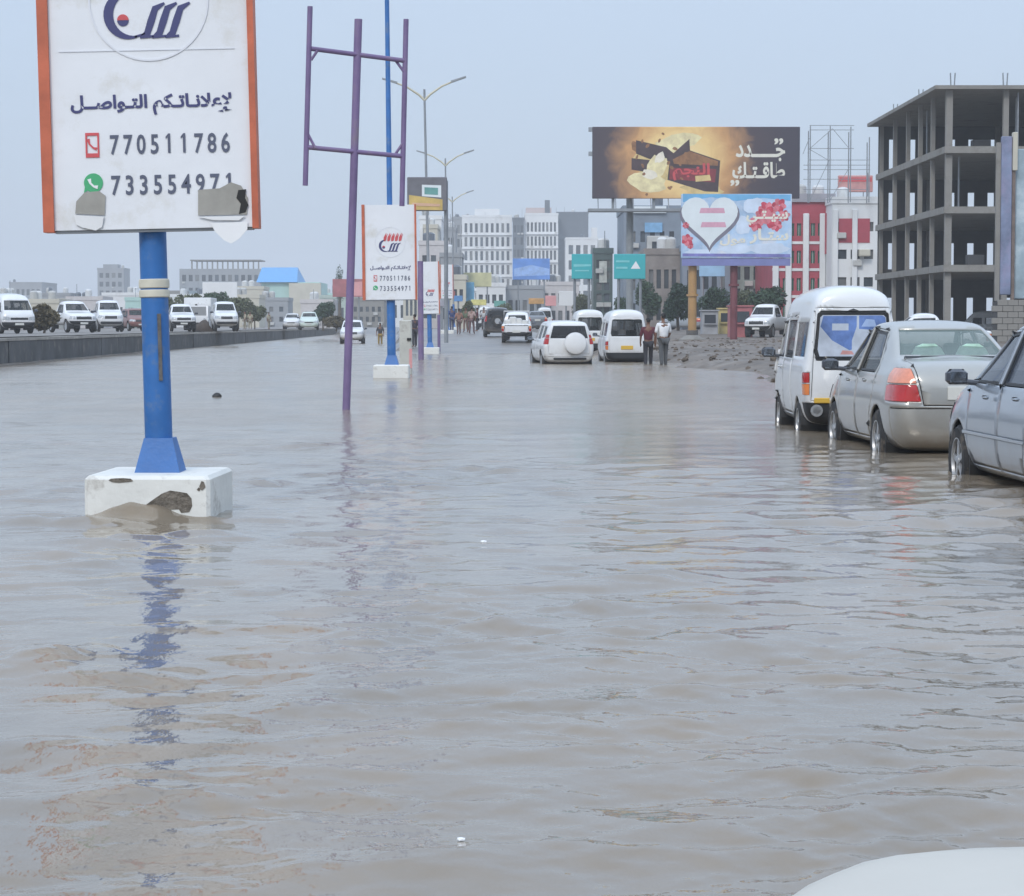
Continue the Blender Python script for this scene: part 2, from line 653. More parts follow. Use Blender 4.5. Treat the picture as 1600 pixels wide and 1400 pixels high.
l.new(rp.outputs[0], p.inputs['Base Color'])
p.inputs['IOR'].default_value = 1.47
# roughness rises with distance up the road, to blur building reflections in far water
sp = n.new('ShaderNodeSeparateXYZ')
l.new(tc.outputs['Object'], sp.inputs[0])
rr_ = n.new('ShaderNodeMapRange')
rr_.interpolation_type = 'SMOOTHSTEP'
rr_.inputs['From Min'].default_value, rr_.inputs['From Max'].default_value = 9.0, 34.0
rr_.inputs['To Min'].default_value, rr_.inputs['To Max'].default_value = 0.045, 0.22
l.new(sp.outputs['Y'], rr_.inputs['Value'])
mp2 = n.new('ShaderNodeMapping')
mp2.inputs['Scale'].default_value = (0.22, 0.16, 1.0)
l.new(tc.outputs['Object'], mp2.inputs['Vector'])
nr_ = n.new('ShaderNodeTexNoise')
nr_.inputs['Scale'].default_value = 1.0
nr_.inputs['Detail'].default_value = 6
nr_.inputs['Roughness'].default_value = 0.65
l.new(mp2.outputs[0], nr_.inputs['Vector'])
streak_ = n.new('ShaderNodeMapRange')          # noise varies the roughness in patches, for faint streaks on the far water
streak_.inputs['From Min'].default_value, streak_.inputs['From Max'].default_value = 0.32, 0.68
streak_.inputs['To Min'].default_value, streak_.inputs['To Max'].default_value = 0.55, 1.25
l.new(nr_.outputs['Fac'], streak_.inputs['Value'])
mu_ = n.new('ShaderNodeMath')
mu_.operation = 'MULTIPLY'
l.new(rr_.outputs[0], mu_.inputs[0])
l.new(streak_.outputs[0], mu_.inputs[1])
l.new(mu_.outputs[0], p.inputs['Roughness'])
nb = n.new('ShaderNodeTexNoise')
nb.inputs['Scale'].default_value = 5.0
nb.inputs['Detail'].default_value = 5
nb.inputs['Roughness'].default_value = 0.55
l.new(mp.outputs[0], nb.inputs['Vector'])
bp = n.new('ShaderNodeBump')
bp.inputs['Strength'].default_value = 0.24
bp.inputs['Distance'].default_value = 0.03
l.new(nb.outputs['Fac'], bp.inputs['Height'])
l.new(bp.outputs[0], p.inputs['Normal'])
tag(link('flood_water', me, m, smooth='all'), 'brown rippled flood water covering the road', None, kind='structure')

# ---- retaining wall between the two carriageways
root = thing('retaining_wall', 'low dark concrete wall along the raised carriageway on the left', 'wall', (-14.65, 0, 0))
yy = list(np.linspace(18, 330, 60))
mb, mc = MB(), MB()


def strip(mb, x0, x1, z0, z1, yy, wob=0.0):
    for a, b in zip(yy[:-1], yy[1:]):
        vs = []
        for y in (a, b):
            o = -ROAD * y
            for x, z in ((x0, z0), (x1, z0), (x1, z1), (x0, z1)):
                vs.append((x + o + random.uniform(-wob, wob), y, z + random.uniform(-wob, wob) * 0.5))
        mb.add(vs, [(0, 1, 5, 4), (1, 2, 6, 5), (2, 3, 7, 6), (3, 0, 4, 7), (0, 3, 2, 1), (4, 5, 6, 7)])


M_wall = mat('stained dark concrete', (0.085, 0.09, 0.095), rough=0.85, var=0.35, scale=0.8, bump=0.5, bscale=10,
             dirt=(0.20, 0.185, 0.165), dirt_amt=0.3, dirt_scale=1.2)
for a, b in zip(yy[:-1], yy[1:]):
    pm = MB()
    strip(pm, -0.16 + random.uniform(-0.01, 0.01), 0.16 + random.uniform(-0.02, 0.02), -0.5, 0.79 + random.uniform(-0.015, 0.015), [a + 0.02, b - 0.02])
    pm.build('panel', M_wall, root)
strip(mc, -0.24, 0.20, 0.80, 0.90, yy, 0.012)
mc.build('coping', mat('dusty kerb concrete', (0.34, 0.32, 0.29), rough=0.9, var=0.25, scale=1.5, bump=0.3), root)
strip(mb, -0.10, 0.10, -0.6, 0.75, yy)
mb.build('core', M_wall, root)

# ---- rubble and mud clods on the right bank
M_rub = mat('rubble', (0.125, 0.10, 0.078), rough=0.9, var=0.5, scale=1.2, bump=0.6, bscale=15)


def rock_mesh(seed, n=2):
    bm = bmesh.new()
    bmesh.ops.create_icosphere(bm, subdivisions=n, radius=1)
    for v in bm.verts:
        q = v.co.copy()
        d = 1 + 0.35 * noise.noise(q * 1.3 + Vector((seed * 7.1, seed, 0))) + 0.15 * noise.noise(q * 3.1 + Vector((0, seed * 3, 0)))
        v.co = q * d
        v.co.z *= 0.6
        v.co.y *= 0.85
    me = bpy.data.meshes.new('rock')
    bm.to_mesh(me)
    bm.free()
    return me


small = [rock_mesh(k, 1) for k in range(6)]
mb = MB()
r2 = random.Random(5)
for _ in range(1500):
    y = r2.uniform(46, 130)
    xr = r2.uniform(6.6, 20)
    g = float(terrain(np.array([xr]), np.array([y]))[0])
    if g < -0.1:
        continue
    s = r2.uniform(0.03, 0.11) * (1.0 + 0.4 * (r2.random() < 0.1))
    q = small[r2.randrange(6)]
    a = r2.uniform(0, 6.28)
    ca, sa = math.cos(a), math.sin(a)
    mb.add([(xr - ROAD * y + s * (v.co.x * ca - v.co.y * sa), y + s * (v.co.x * sa + v.co.y * ca), g + s * v.co.z) for v in q.vertices],
           [tuple(pp.vertices) for pp in q.polygons])
tag(mb.build('rubble', M_rub, smooth=True, fix=False), 'stony rubble and clods over the muddy bank', 'rubble', kind='stuff')
big = [rock_mesh(20 + k, 2) for k in range(4)]
for k in range(16):
    y = r2.uniform(50, 112)
    xr = r2.uniform(7.6, 12.5)
    g = float(terrain(np.array([xr]), np.array([y]))[0])
    o = link('boulder', big[k % 4], M_rub, smooth=True)
    s = r2.uniform(0.10, 0.20)
    o.scale = (s * 1.2, s, s)
    o.location = (xr - ROAD * y, y, g + 0.05)
    o.rotation_euler = (0, 0, r2.uniform(0, 6))
    tag(o, 'muddy brown boulder on the rubble bank beyond the parked van', 'boulder', 'boulders on the bank')

# ================================================================ LAMP POSTS WITH ADVERT BOARDS
M_blue = mat('weathered blue paint', (0.032, 0.150, 0.42), rough=0.42, var=0.22, scale=2.2, bump=0.08,
             dirt=(0.17, 0.22, 0.28), dirt_amt=0.25, dirt_scale=3.0)
M_steel = mat('galvanised steel', (0.30, 0.32, 0.34), rough=0.5, metal=0.6, var=0.15)
M_base = mat('chipped white paint on concrete', (0.74, 0.74, 0.70), rough=0.75, var=0.08, scale=3, bump=0.35, bscale=9,
             dirt=(0.30, 0.27, 0.23), dirt_amt=0.16, dirt_scale=3.2)
M_board = mat('white vinyl sheet', (0.78, 0.80, 0.83), rough=0.4, var=0.05, scale=1.2, bump=0.35, bscale=2.2, dirt=(0.64, 0.63, 0.59), dirt_amt=0.26, dirt_scale=1.6)
M_orange = mat('orange frame paint', (0.52, 0.135, 0.07), rough=0.5, var=0.2, scale=4)
M_navy = mat('navy print', (0.055, 0.06, 0.17), rough=0.5, var=0.08)
M_digit = mat('dark grey print', (0.10, 0.115, 0.17), rough=0.5, var=0.08)
M_redp = mat('red print', (0.60, 0.09, 0.10), rough=0.5, var=0.1)
M_pinkp = mat('pale red print', (0.70, 0.33, 0.33), rough=0.5, var=0.1)
M_green = mat('green print', (0.07, 0.42, 0.19), rough=0.5, var=0.08)
M_ring = mat('pale grey print', (0.72, 0.74, 0.785), rough=0.5, var=0.05)
M_band = mat('yellowed tape', (0.66, 0.63, 0.52), rough=0.6, var=0.12, scale=6)
M_torn = mat('backing board', (0.34, 0.33, 0.30), rough=0.8, var=0.15, scale=5)
M_hole = mat('dark torn hole', (0.03, 0.03, 0.03), rough=0.9)
M_white = mat('white print', (0.82, 0.83, 0.84), rough=0.5, var=0.04)
M_lampy = mat('cream lamp arm paint', (0.55, 0.52, 0.40), rough=0.5, var=0.1)


def arc(cx, cz, r, a0, a1, n=24, sx=1.0):
    return [(cx + sx * r * math.cos(math.radians(a0 + (a1 - a0) * i / n)), cz + r * math.sin(math.radians(a0 + (a1 - a0) * i / n))) for i in range(n + 1)]


def advert(board, w, h, y, full=True):
    """the printed face: logo in a ring, a line of writing, two telephone rows. Origin at the middle of the lower edge."""
    k = w / 1.47

    def q(x, z):
        return (x * k, z * k)
    mb = MB()
    mb.ribbon([q(*p) for p in arc(0.0, 1.57, 0.41, 0, 360, 48)], 0.012 * k, y)
    mb.build('logo_ring', M_ring, board)
    mb = MB()       # the navy letters of the logo
    mb.ribbon([q(*p) for p in arc(-0.125, 1.475, 0.155, 100, 285, 18)], [(0.012 + 0.055 * math.sin(math.pi * (i / 18) ** 0.8)) * k for i in range(19)], y)
    for dx in (0.0, 0.085, 0.175):
        x = -0.06 + dx
        mb.ribbon([q(x, 1.322), q(x + 0.045, 1.345), q(x + 0.075, 1.43), q(x + 0.105, 1.515), q(x + 0.17, 1.55)],
                  [0.012 * k, 0.045 * k, 0.05 * k, 0.045 * k, 0.015 * k], y)
        mb.ribbon([q(x - 0.005, 1.318), q(x + 0.09, 1.325)], 0.016 * k, y - 0.001)
    mb.ribbon([q(-0.10, 1.322), q(-0.03, 1.345)], [0.018 * k, 0.008 * k], y)
    mb.build('logo_lettering', M_navy, board)
    mb = MB()
    mb.prism([q(*p) for p in arc(-0.18, 1.437, 0.04, 180, 360, 12)], y, y - 0.004)
    mb.build('logo_dot', M_navy, board)
    mb = MB()
    mb.prism([q(*p) for p in arc(-0.18, 1.439, 0.04, 0, 180, 12)], y, y - 0.004)
    mb.build('logo_dot', M_redp, board)
    mb = MB()
    for i in range(5):      # tall red strokes above the letters
        x = -0.16 + 0.105 * i
        mb.ribbon([q(x, 1.60), q(x + 0.01, 1.70), q(x + 0.055, 1.82)], [0.05 * k, 0.055 * k, 0.012 * k], y)
        mb.ribbon([q(x + 0.04, 1.615), q(x + 0.055, 1.72), q(x + 0.09, 1.80)], [0.02 * k, 0.03 * k, 0.01 * k], y - 0.001)
    mb.build('logo_flame', M_redp, board)
    lettering('lettering', arabic('لإعلانـاتـكم التـواصــل'), M_navy, board, *(v * k for v in (-0.56, 0.56)), *(v * k for v in (0.785, 0.93)), y - 0.003, bold=0.034)
    lettering('phone_number', '770511786', M_digit, board, -0.295 * k, 0.535 * k, 0.515 * k, 0.655 * k, y - 0.003, bold=0.018, spacing=1.45)
    lettering('phone_number', '733554971', M_digit, board, -0.295 * k, 0.535 * k, 0.235 * k, 0.375 * k, y - 0.003, bold=0.018, spacing=1.45)
    # telephone symbol
    mb = MB()
    x0, x1, z0, z1, t = -0.465, -0.37, 0.50, 0.67, 0.012
    for r in ((x0, x0 + t, z0, z1), (x1 - t, x1, z0, z1), (x0 + t, x1 - t, z1 - 1.6 * t, z1), (x0 + t, x1 - t, z0, z0 + 2.4 * t)):
        mb.prism([q(r[0], r[2]), q(r[1], r[2]), q(r[1], r[3]), q(r[0], r[3])], y, y - 0.004)
    hs = [(-0.447, 0.628), (-0.437, 0.592), (-0.412, 0.566), (-0.388, 0.558)]
    mb.ribbon([q(*p) for p in hs], [0.022 * k, 0.012 * k, 0.012 * k, 0.022 * k], y)
    mb.build('phone_symbol', M_redp, board)
    gm = MB()
    gm.prism([q(*p) for p in arc(-0.418, 0.325, 0.066, 0, 360, 28)[:-1]], y, y - 0.004)
    gm.prism([q(-0.478, 0.30), q(-0.455, 0.275), q(-0.486, 0.258)], y, y - 0.0035)
    g = gm.build('chat_symbol', M_green, board)
    hm = MB()
    hm.ribbon([q(*p) for p in ((-0.446, 0.352), (-0.438, 0.322), (-0.416, 0.300), (-0.388, 0.294))], [0.026 * k, 0.014 * k, 0.014 * k, 0.026 * k], y - 0.0045, 0.003)
    hm.build('handset', M_white, g)


def lamp_post(label, loc, lean, board_w, board_h, board_z, base, pole_r, board=True, dx=0.0, damaged=False, rzb=0.0, height=12.3, name='lamp_post', upper=None):
    root = thing(name, label, 'lamp post', loc, 0.0, 'lamp posts along the median')
    bw, bd, bh, bz = base
    mb = MB()
    mb.bbox(-bw / 2, bw / 2, -bd / 2, bd / 2, bz, bh, 0.025)
    b = mb.build('concrete_base', M_base, root, rot=(0, 0, rzb))
    if damaged:
        cb = MB()      # broken corner showing bare concrete and mud
        pts = []
        for x, z in ((-0.10, 0.06), (-0.02, 0.10), (0.03, 0.145), (0.10, 0.18), (0.16, 0.205), (0.22, 0.20), (0.275, 0.185), (0.31, 0.15), (0.315, 0.10), (0.29, 0.055), (0.24, 0.05), (0.22, 0.08), (0.14, 0.075), (0.05, 0.05), (0.0, 0.03)):
            pts.append((x + random.uniform(-.008, .008), z + random.uniform(-.006, .006)))
        cb.prism(pts, -bd / 2 - 0.001, -bd / 2 - 0.003)
        cb.build('broken_patch', mat('broken concrete', (0.16, 0.14, 0.115), rough=0.95, var=0.6, scale=14, bump=1.0, bscale=40), b)
        for (cx, cz, sx, sz) in ((0.385, 0.24, 0.02, 0.03), (0.36, 0.215, 0.012, 0.012), (-0.18, bh - 0.028, 0.10, 0.018)):
            c2 = MB()
            c2.prism([(cx + sx * math.cos(t) * random.uniform(0.7, 1.2), cz + sz * math.sin(t) * random.uniform(0.7, 1.2)) for t in np.linspace(0, 5.9, 10)], -bd / 2 - 0.002, -bd / 2 - 0.005)
            c2.build('chip', MATS['broken concrete'], b)
    H = height
    mb = MB()
    zs_ = 3.4 if upper is None else 2.4
    mb.tube([(0, 0, bh - 0.02), (0, 0, zs_)], [pole_r, pole_r * 0.97], 20)
    pole = mb.build('pole', M_blue, root, smooth=True, rot=(0, lean, 0))
    mb = MB()
    mb.tube([(0, 0, zs_ - 0.05), (0, 0, zs_ + 0.1), (0, 0, H)], [pole_r * 0.9, pole_r * 0.66, pole_r * 0.45], 16)
    mb.build('upper_pole', upper or M_blue, pole, smooth=True)
    mb = MB()
    g = pole_r * 1.62
    mb.add([(-g, -g, bh), (g, -g, bh), (g, g, bh), (-g, g, bh), (-pole_r * 1.02, -pole_r * 1.02, bh + 0.24), (pole_r * 1.02, -pole_r * 1.02, bh + 0.24),
            (pole_r * 1.02, pole_r * 1.02, bh + 0.24), (-pole_r * 1.02, pole_r * 1.02, bh + 0.24)],
           [(0, 1, 5, 4), (1, 2, 6, 5), (2, 3, 7, 6), (3, 0, 4, 7), (4, 5, 6, 7), (0, 3, 2, 1)])
    mb.build('foot', M_blue, root)
    # twin arms
    for s in (-1, 1):
        mb = MB()
        pts = [(0, 0, H - 0.5), (s * 0.25, 0, H - 0.25), (s * 0.8, 0, H + 0.12), (s * 1.45, 0, H + 0.38)]
        mb.tube(pts, [0.06, 0.055, 0.045, 0.04], 8)
        a = mb.build('lamp_arm', M_lampy, pole, smooth=True)
        hb = MB()
        hb.prism([(s * 1.25, H + 0.27), (s * 1.95, H + 0.50), (s * 1.95, H + 0.57), (s * 1.25, H + 0.37)], -0.13, 0.13)
        hb.build('lamp_head', M_steel, pole)
    if not board:
        return root
    # the board hangs in front of the pole
    w, h, z0 = board_w, board_h, board_z
    yb = -pole_r - 0.06
    bo = MB()
    bo.box(-w / 2 + 0.05, w / 2 - 0.03, yb - 0.02, yb + 0.06, z0, z0 + h)
    br = bo.build('board', M_board, root, rot=(0, lean, 0), loc=(dx, 0, 0))
    for s, t in ((-1, 0.075), (1, 0.045)):
        fm = MB()
        xa, xb = (-w / 2 - 0.025, -w / 2 + t - 0.025) if s < 0 else (w / 2 - t, w / 2)
        fm.box(xa, xb, yb - 0.05, yb + 0.10, z0 - 0.012, z0 + h + 0.01)
        fm.build('frame', M_orange, br)
    fm = MB()
    fm.box(-w / 2 + 0.05, w / 2 - 0.045, yb + 0.0, yb + 0.08, z0 - 0.02, z0 - 0.003)
    fm.build('bottom_rail', M_steel, br)
    for zz in (0.10, h - 0.25):
        fm = MB()
        fm.box(-w * 0.35, w * 0.35, yb + 0.06, yb + 0.14, z0 + zz, z0 + zz + 0.07)
        fm.build('bracket', M_steel, br)
    # print is laid out from the lower edge up
    before = set(COL.objects)
    advert(br, w, h, yb - 0.0225)
    for o in set(COL.objects) - before:
        if o.parent == br:
            o.location = (0.012, 0, z0)
    return root, br, yb, z0


r, br, yb, z0 = lamp_post('blue lamp post with the nearest white phone-number board, on a chipped white base', (X(249, 15.85), 15.85, 0), -0.021,
                          1.475, 2.62, ZH(358, 15.75), (0.87, 1.0, 0.305, -0.5), 0.098, dx=0.035, damaged=True, rzb=math.radians(-2))
# torn corners of the nearest board, the vinyl curling down
y = yb - 0.027


def torn(poly, dark=None, flap=None):
    mb = MB()
    mb.prism(poly, y, y - 0.003)
    mb.build('torn_patch', M_torn, br, loc=(0, 0, z0))
    if dark:
        mb = MB()
        mb.prism(dark, y - 0.0035, y - 0.006)
        mb.build('torn_hole', M_hole, br, loc=(0, 0, z0))
    if flap:
        mb = MB()
        k = len(flap)
        vs = [(p[0], y - 0.006 - 0.03 * abs(math.sin(3 * p[1])), p[1]) for p in flap] + [(p[0], y - 0.002, p[1]) for p in flap]
        mb.add(vs, [tuple(range(k)), tuple(reversed(range(k, 2 * k)))] + [(i, i + k, (i + 1) % k + k, (i + 1) % k) for i in range(k)])
        mb.build('vinyl_flap', M_white, br, loc=(0, 0, z0))


torn([(-0.54, 0.115), (-0.335, 0.10), (-0.325, 0.235), (-0.37, 0.268), (-0.47, 0.262), (-0.53, 0.20)],
     flap=[(-0.545, 0.105), (-0.34, 0.09), (-0.355, 0.02), (-0.40, -0.005), (-0.50, 0.02), (-0.535, 0.04)])
torn([(0.315, 0.085), (0.655, 0.085), (0.665, 0.20), (0.62, 0.285), (0.55, 0.31), (0.47, 0.27), (0.32, 0.262)],
     dark=[(0.60, 0.09), (0.645, 0.10), (0.668, 0.15), (0.645, 0.20), (0.655, 0.26), (0.60, 0.255), (0.585, 0.20), (0.615, 0.16)],
     flap=[(0.32, 0.075), (0.64, 0.075), (0.60, 0.045), (0.42, 0.05)])
mb = MB()
mb.prism([(0.40, 0.03), (0.66, 0.035), (0.655, -0.02), (0.60, -0.08), (0.54, -0.115), (0.49, -0.09), (0.43, -0.03)], y - 0.002, y - 0.006)
mb.build('vinyl_flap', M_white, br, loc=(0, 0, z0))
mb = MB()
mb.box(-0.62, 0.60, y + 0.001, y + 0.004, 1.232, 1.237)
mb.build('sheet_seam', M_ring, br, loc=(0, 0, z0))
# tape bands round the pole
pole = [o for o in kids(r) if o.name.startswith('pole')][0]
for za, zb2 in ((1.60, 1.665), (1.535, 1.59)):
    mb = MB()
    mb.lathe([(0.101, za), (0.108, za + 0.006), (0.109, (za + zb2) / 2), (0.107, zb2 - 0.006), (0.100, zb2)], 24)
    mb.build('tape_band', M_band, pole, smooth=True)
mb = MB()
mb.box(0.03, 0.055, -0.1, -0.085, 0.95, 1.42)
mb.build('rust_scar', mat('rust scar', (0.12, 0.115, 0.11), rough=0.8, var=0.4, scale=20), pole)

lamp_post('blue lamp post with the second white phone-number board, past the purple frame', (X(612, 57.3), 57.3, 0), -0.010,
          1.36, 2.40, ZH(468, 57), (0.90, 0.9, 0.33, -0.5), 0.11, dx=0.0)
lamp_post('blue lamp post with a smaller white board, third along the median', (X(672, 105), 105, 0), -0.020,
          0.92, 2.42, ZH(490, 104.8), (0.87, 0.9, 0.30, -0.5), 0.11, dx=0.05, upper=M_steel)
g4 = ground_z(X(696, 153), 153)
lamp_post('fourth blue lamp post, where the road rises out of the water', (X(699, 153), 153, g4 - 0.1), -0.010,
          0.9, 2.3, 2.5, (0.9, 0.9, 0.35, -0.3), 0.11, board=True, height=12.0, upper=M_steel)
g5 = ground_z(X(708, 203), 203)
lamp_post('farthest double-armed lamp post above the rooftops', (X(709, 203), 203, g5 - 0.1), -0.010,
          0.9, 2.3, 2.5, (0.9, 0.9, 0.35, -0.3), 0.11, board=False, height=12.1, upper=M_steel)

# ================================================================ PURPLE SIGN FRAME
M_purple = mat('faded purple paint', (0.19, 0.135, 0.27), rough=0.5, var=0.2, scale=2, dirt=(0.21, 0.17, 0.20), dirt_amt=0.3, dirt_scale=2.0)
Z = 35.5
root = thing('sign_frame', 'empty purple steel sign frame leaning on one post in the water', 'sign frame', (X(541, Z), Z, 0))
ox = X(541, Z)


def L(px, py, dy=0.0):
    p = W(px, py, Z + dy)
    return (p.x - ox, dy, p.z)


mb = MB()
mb.tube([L(539.5, 660), L(541, 640), L(551, 330), L(560, 30)], 0.062, 16)
mb.build('post', M_purple, root, smooth=True)
for a, b in (((484.5, 10), (477, 290)), ((634.5, 30), (628, 322))):
    mb = MB()
    d = -0.3 if a[0] < 500 else 0.3
    mb.tube([L(*a, d), L(*b, d)], 0.042, 12)
    mb.build('upright', M_purple, root, smooth=True)
for a, b in (((486, 76), (633, 95)), ((480, 230), (629, 244))):
    mb = MB()
    mb.tube([L(*a, -0.3), L((a[0] + b[0]) / 2, (a[1] + b[1]) / 2, -0.02), L(*b, 0.3)], 0.038, 10)
    mb.build('crossbar', M_purple, root, smooth=True)
for a, b, d in (((486, 94), (496, 79), -0.3), ((617, 93), (631, 112), 0.28), ((481, 209), (493, 232), -0.3), ((617, 242), (629, 224), 0.28)):
    mb = MB()
    mb.tube([L(*a, d), L(*b, d)], 0.022, 8)
    mb.build('corner_brace', M_purple, root, smooth=True)

# second, brown-purple post in the water further on
Z = 87
tag(MB().tube([(X(658, Z), Z, -0.5), (X(657.5, Z), Z, 1.2), (X(657, Z), Z, ZH(408, Z))], 0.11, 12).build('steel_post', M_purple, smooth=True),
    'bare brown-purple post standing in the water beside the third board', 'post')
Z = 112
tag(MB().tube([(X(686, Z), Z, -0.3), (X(685.5, Z), Z, ZH(492, Z))], 0.075, 10).build('steel_post', M_purple, smooth=True),
    'short thin purple post right of the third board', 'post')

# whitish marker post behind the second board
Z = 62
root = thing('marker_post', 'pale marker post with a red band behind the second lamp post', 'post', (X(634, Z), Z, 0))
MB().bbox(-0.17, 0.17, -0.14, 0.14, -0.4, ZH(500, Z), 0.03).build('shaft', mat('pale render', (0.55, 0.55, 0.50), rough=0.8, var=0.12, dirt=(0.35, 0.33, 0.3), dirt_amt=0.3), root)
MB().box(0.10, 0.18, -0.15, -0.10, ZH(575, Z), ZH(545, Z)).build('red_band', M_pinkp, root)
MB().cbox(0.10, -0.16, ZH(530, Z), 0.12, 0.04, 0.07).build('plate', M_hole, root)

# floating rubbish
Z = FPX * CAMH / (620 - 508)
o = link('floating_debris', rock_mesh(44, 2), mat('black plastic', (0.02, 0.02, 0.022), rough=0.5), smooth=True, loc=(X(338, Z), Z, 0.02))
o.scale = (0.09, 0.08, 0.09)
tag(o, 'small black lump of debris floating in the water', 'debris')
for px, py, s, lb in ((755, 850, 0.022, 'tiny white scrap floating in mid water'), (719, 1326, 0.012, 'tiny white foam speck near the bottom edge of the picture')):
    Z = FPX * CAMH / (py - 508)
    o = link('floating_scrap', small[2], M_white, smooth=True, loc=(X(px, Z), Z, 0.012))
    o.scale = (s, s, s * 0.7)
    tag(o, lb, 'scrap')

# ================================================================ VEHICLES
M_rubber = mat('tyre rubber', (0.022, 0.022, 0.023), rough=0.75, var=0.2, dirt=(0.16, 0.13, 0.10), dirt_amt=0.35, dirt_scale=6)
M_rim = mat('alloy rim', (0.48, 0.49, 0.50), rough=0.35, metal=0.7, var=0.1, dirt=(0.2, 0.17, 0.14), dirt_amt=0.25)
M_mirror = mat('dark mirror housing', (0.055, 0.062, 0.08), rough=0.35, var=0.1, coat=0.4)
M_black = mat('black plastic trim', (0.02, 0.021, 0.023), rough=0.55, var=0.2)
M_inner = mat('dark car interior', (0.035, 0.037, 0.04), rough=0.8, var=0.2)
M_seat = mat('grey seat cloth', (0.11, 0.115, 0.12), rough=0.9, var=0.2)
M_plate = mat('number plate', (0.62, 0.62, 0.58), rough=0.5, var=0.08)
M_yplate = mat('yellow plate', (0.68, 0.42, 0.05), rough=0.5, var=0.1)
M_red_l = mat('red lamp glass', (0.42, 0.012, 0.012), rough=0.12, var=0.15, coat=0.6)
M_brake = mat('lit brake lamp', (0.30, 0.010, 0.014), rough=0.12, var=0.3, scale=7, coat=0.6, emit=(1.0, 0.05, 0.04, 0.10))
M_amber = mat('amber lamp glass', (0.75, 0.22, 0.05), rough=0.12, var=0.1, coat=0.6)
M_amber_lit = mat('lit amber lamp', (0.55, 0.20, 0.13), rough=0.12, var=0.25, scale=9, coat=0.6, emit=(1.0, 0.4, 0.2, 0.12))
M_head = mat('headlamp glass', (0.42, 0.44, 0.46), rough=0.06, var=0.25, scale=9, coat=1.0)
M_grille = mat('dark grille', (0.03, 0.03, 0.032), rough=0.4, var=0.3)
MUD = (0.27, 0.22, 0.175)
M_pw = mat('white car paint', (0.76, 0.77, 0.775), rough=0.3, var=0.04, coat=0.8, dirt=MUD, dirt_amt=0.1, dirt_scale=5, dirt_z=(0.22, 0.95))
M_psil = mat('silver beige car paint', (0.43, 0.425, 0.395), rough=0.3, metal=0.45, var=0.05, coat=0.9, dirt=MUD, dirt_scale=4, dirt_z=(0.2, 0.85))
M_pblu = mat('silver blue car paint', (0.36, 0.405, 0.46), rough=0.3, metal=0.45, var=0.05, coat=0.9, dirt=MUD, dirt_scale=4, dirt_z=(0.2, 0.85))
M_pblk = mat('black car paint', (0.03, 0.032, 0.036), rough=0.25, var=0.1, coat=0.6, dirt=MUD, dirt_scale=5, dirt_z=(0.2, 0.9))
M_gl = glass_mat('tinted car glass', (0.028, 0.034, 0.036), 0.45)
M_glg = glass_mat('green tinted rear glass', (0.20, 0.27, 0.25), 0.42, 0.05)
M_gld = glass_mat('dark privacy glass', (0.02, 0.023, 0.028), 0.15)
M_glb = glass_mat('blue grey side glass', (0.075, 0.09, 0.12), 0.25)


def body_surface(sts, sx, sy, sz, level=2):
    """car skin: rings of control points along the car, smoothed"""
    rings = []
    for (y, zb, zm, zt, ze, zr, wl_, wm, wb, we) in sts:
        h = [(0, zb), (0.72 * wl_, zb), (wl_, zb + 0.06), (wm, zm), ((wm + wb) / 2 + 0.012, (zm + zt) / 2 + 0.04), (wb, zt), (wb - 0.02, zt + 0.035),
             ((wb - 0.02) * 0.42 + we * 0.58, (zt + 0.035) * 0.42 + ze * 0.58), (we, ze), (we * 0.90, ze + 0.62 * (zr - ze)), (we * 0.5, zr), (0, zr + 0.008)]
        ring = h + [(-x, z) for x, z in reversed(h[1:-1])]
        rings.append([(x * sx, y * sy, z * sz) for x, z in ring])
    n = len(rings[0])
    mb = MB()
    fs = [tuple(range(n)), tuple(reversed(range((len(rings) - 1) * n, len(rings) * n)))]
    for i in range(len(rings) - 1):
        for k in range(n):
            fs.append((i * n + k, (i + 1) * n + k, (i + 1) * n + (k + 1) % n, i * n + (k + 1) % n))
    # caps as grids so that they smooth well
    fs = fs[2:]
    half = n // 2
    for base, flip in ((0, False), ((len(rings) - 1) * n, True)):
        for k in range(half):
            a, b, c, d = base + k, base + k + 1, base + (n - k - 1) % n, base + (n - k) % n
            q = [a, b, c, d]
            q = [v for i, v in enumerate(q) if v not in q[:i]]
            if len(q) > 2:
                fs.append(tuple(reversed(q)) if flip else tuple(q))
    mb.add([p for r in rings for p in r], fs)
    me = mb.mesh('skin')
    o = bpy.data.objects.new('skin', me)
    NOW.objects.link(o)
    md = o.modifiers.new('s', 'SUBSURF')
    md.levels = md.render_levels = level
    dg = bpy.context.evaluated_depsgraph_get()
    bm = bmesh.new()
    bm.from_mesh(o.evaluated_get(dg).to_mesh())
    bpy.data.objects.remove(o)
    bmesh.ops.recalc_face_normals(bm, faces=bm.faces)
    return bm


AX = {'side': (1, 2), 'rear': (0, 2), 'top': (0, 1)}


def inside(poly, u, v):
    s = 0
    for i in range(len(poly)):
        a, b = poly[i], poly[(i + 1) % len(poly)]
        c = (b[0] - a[0]) * (v - a[1]) - (b[1] - a[1]) * (u - a[0])
        if abs(c) < 1e-9:
            continue
        if s == 0:
            s = 1 if c > 0 else -1
        elif (c > 0) != (s > 0):
            return False
    return True


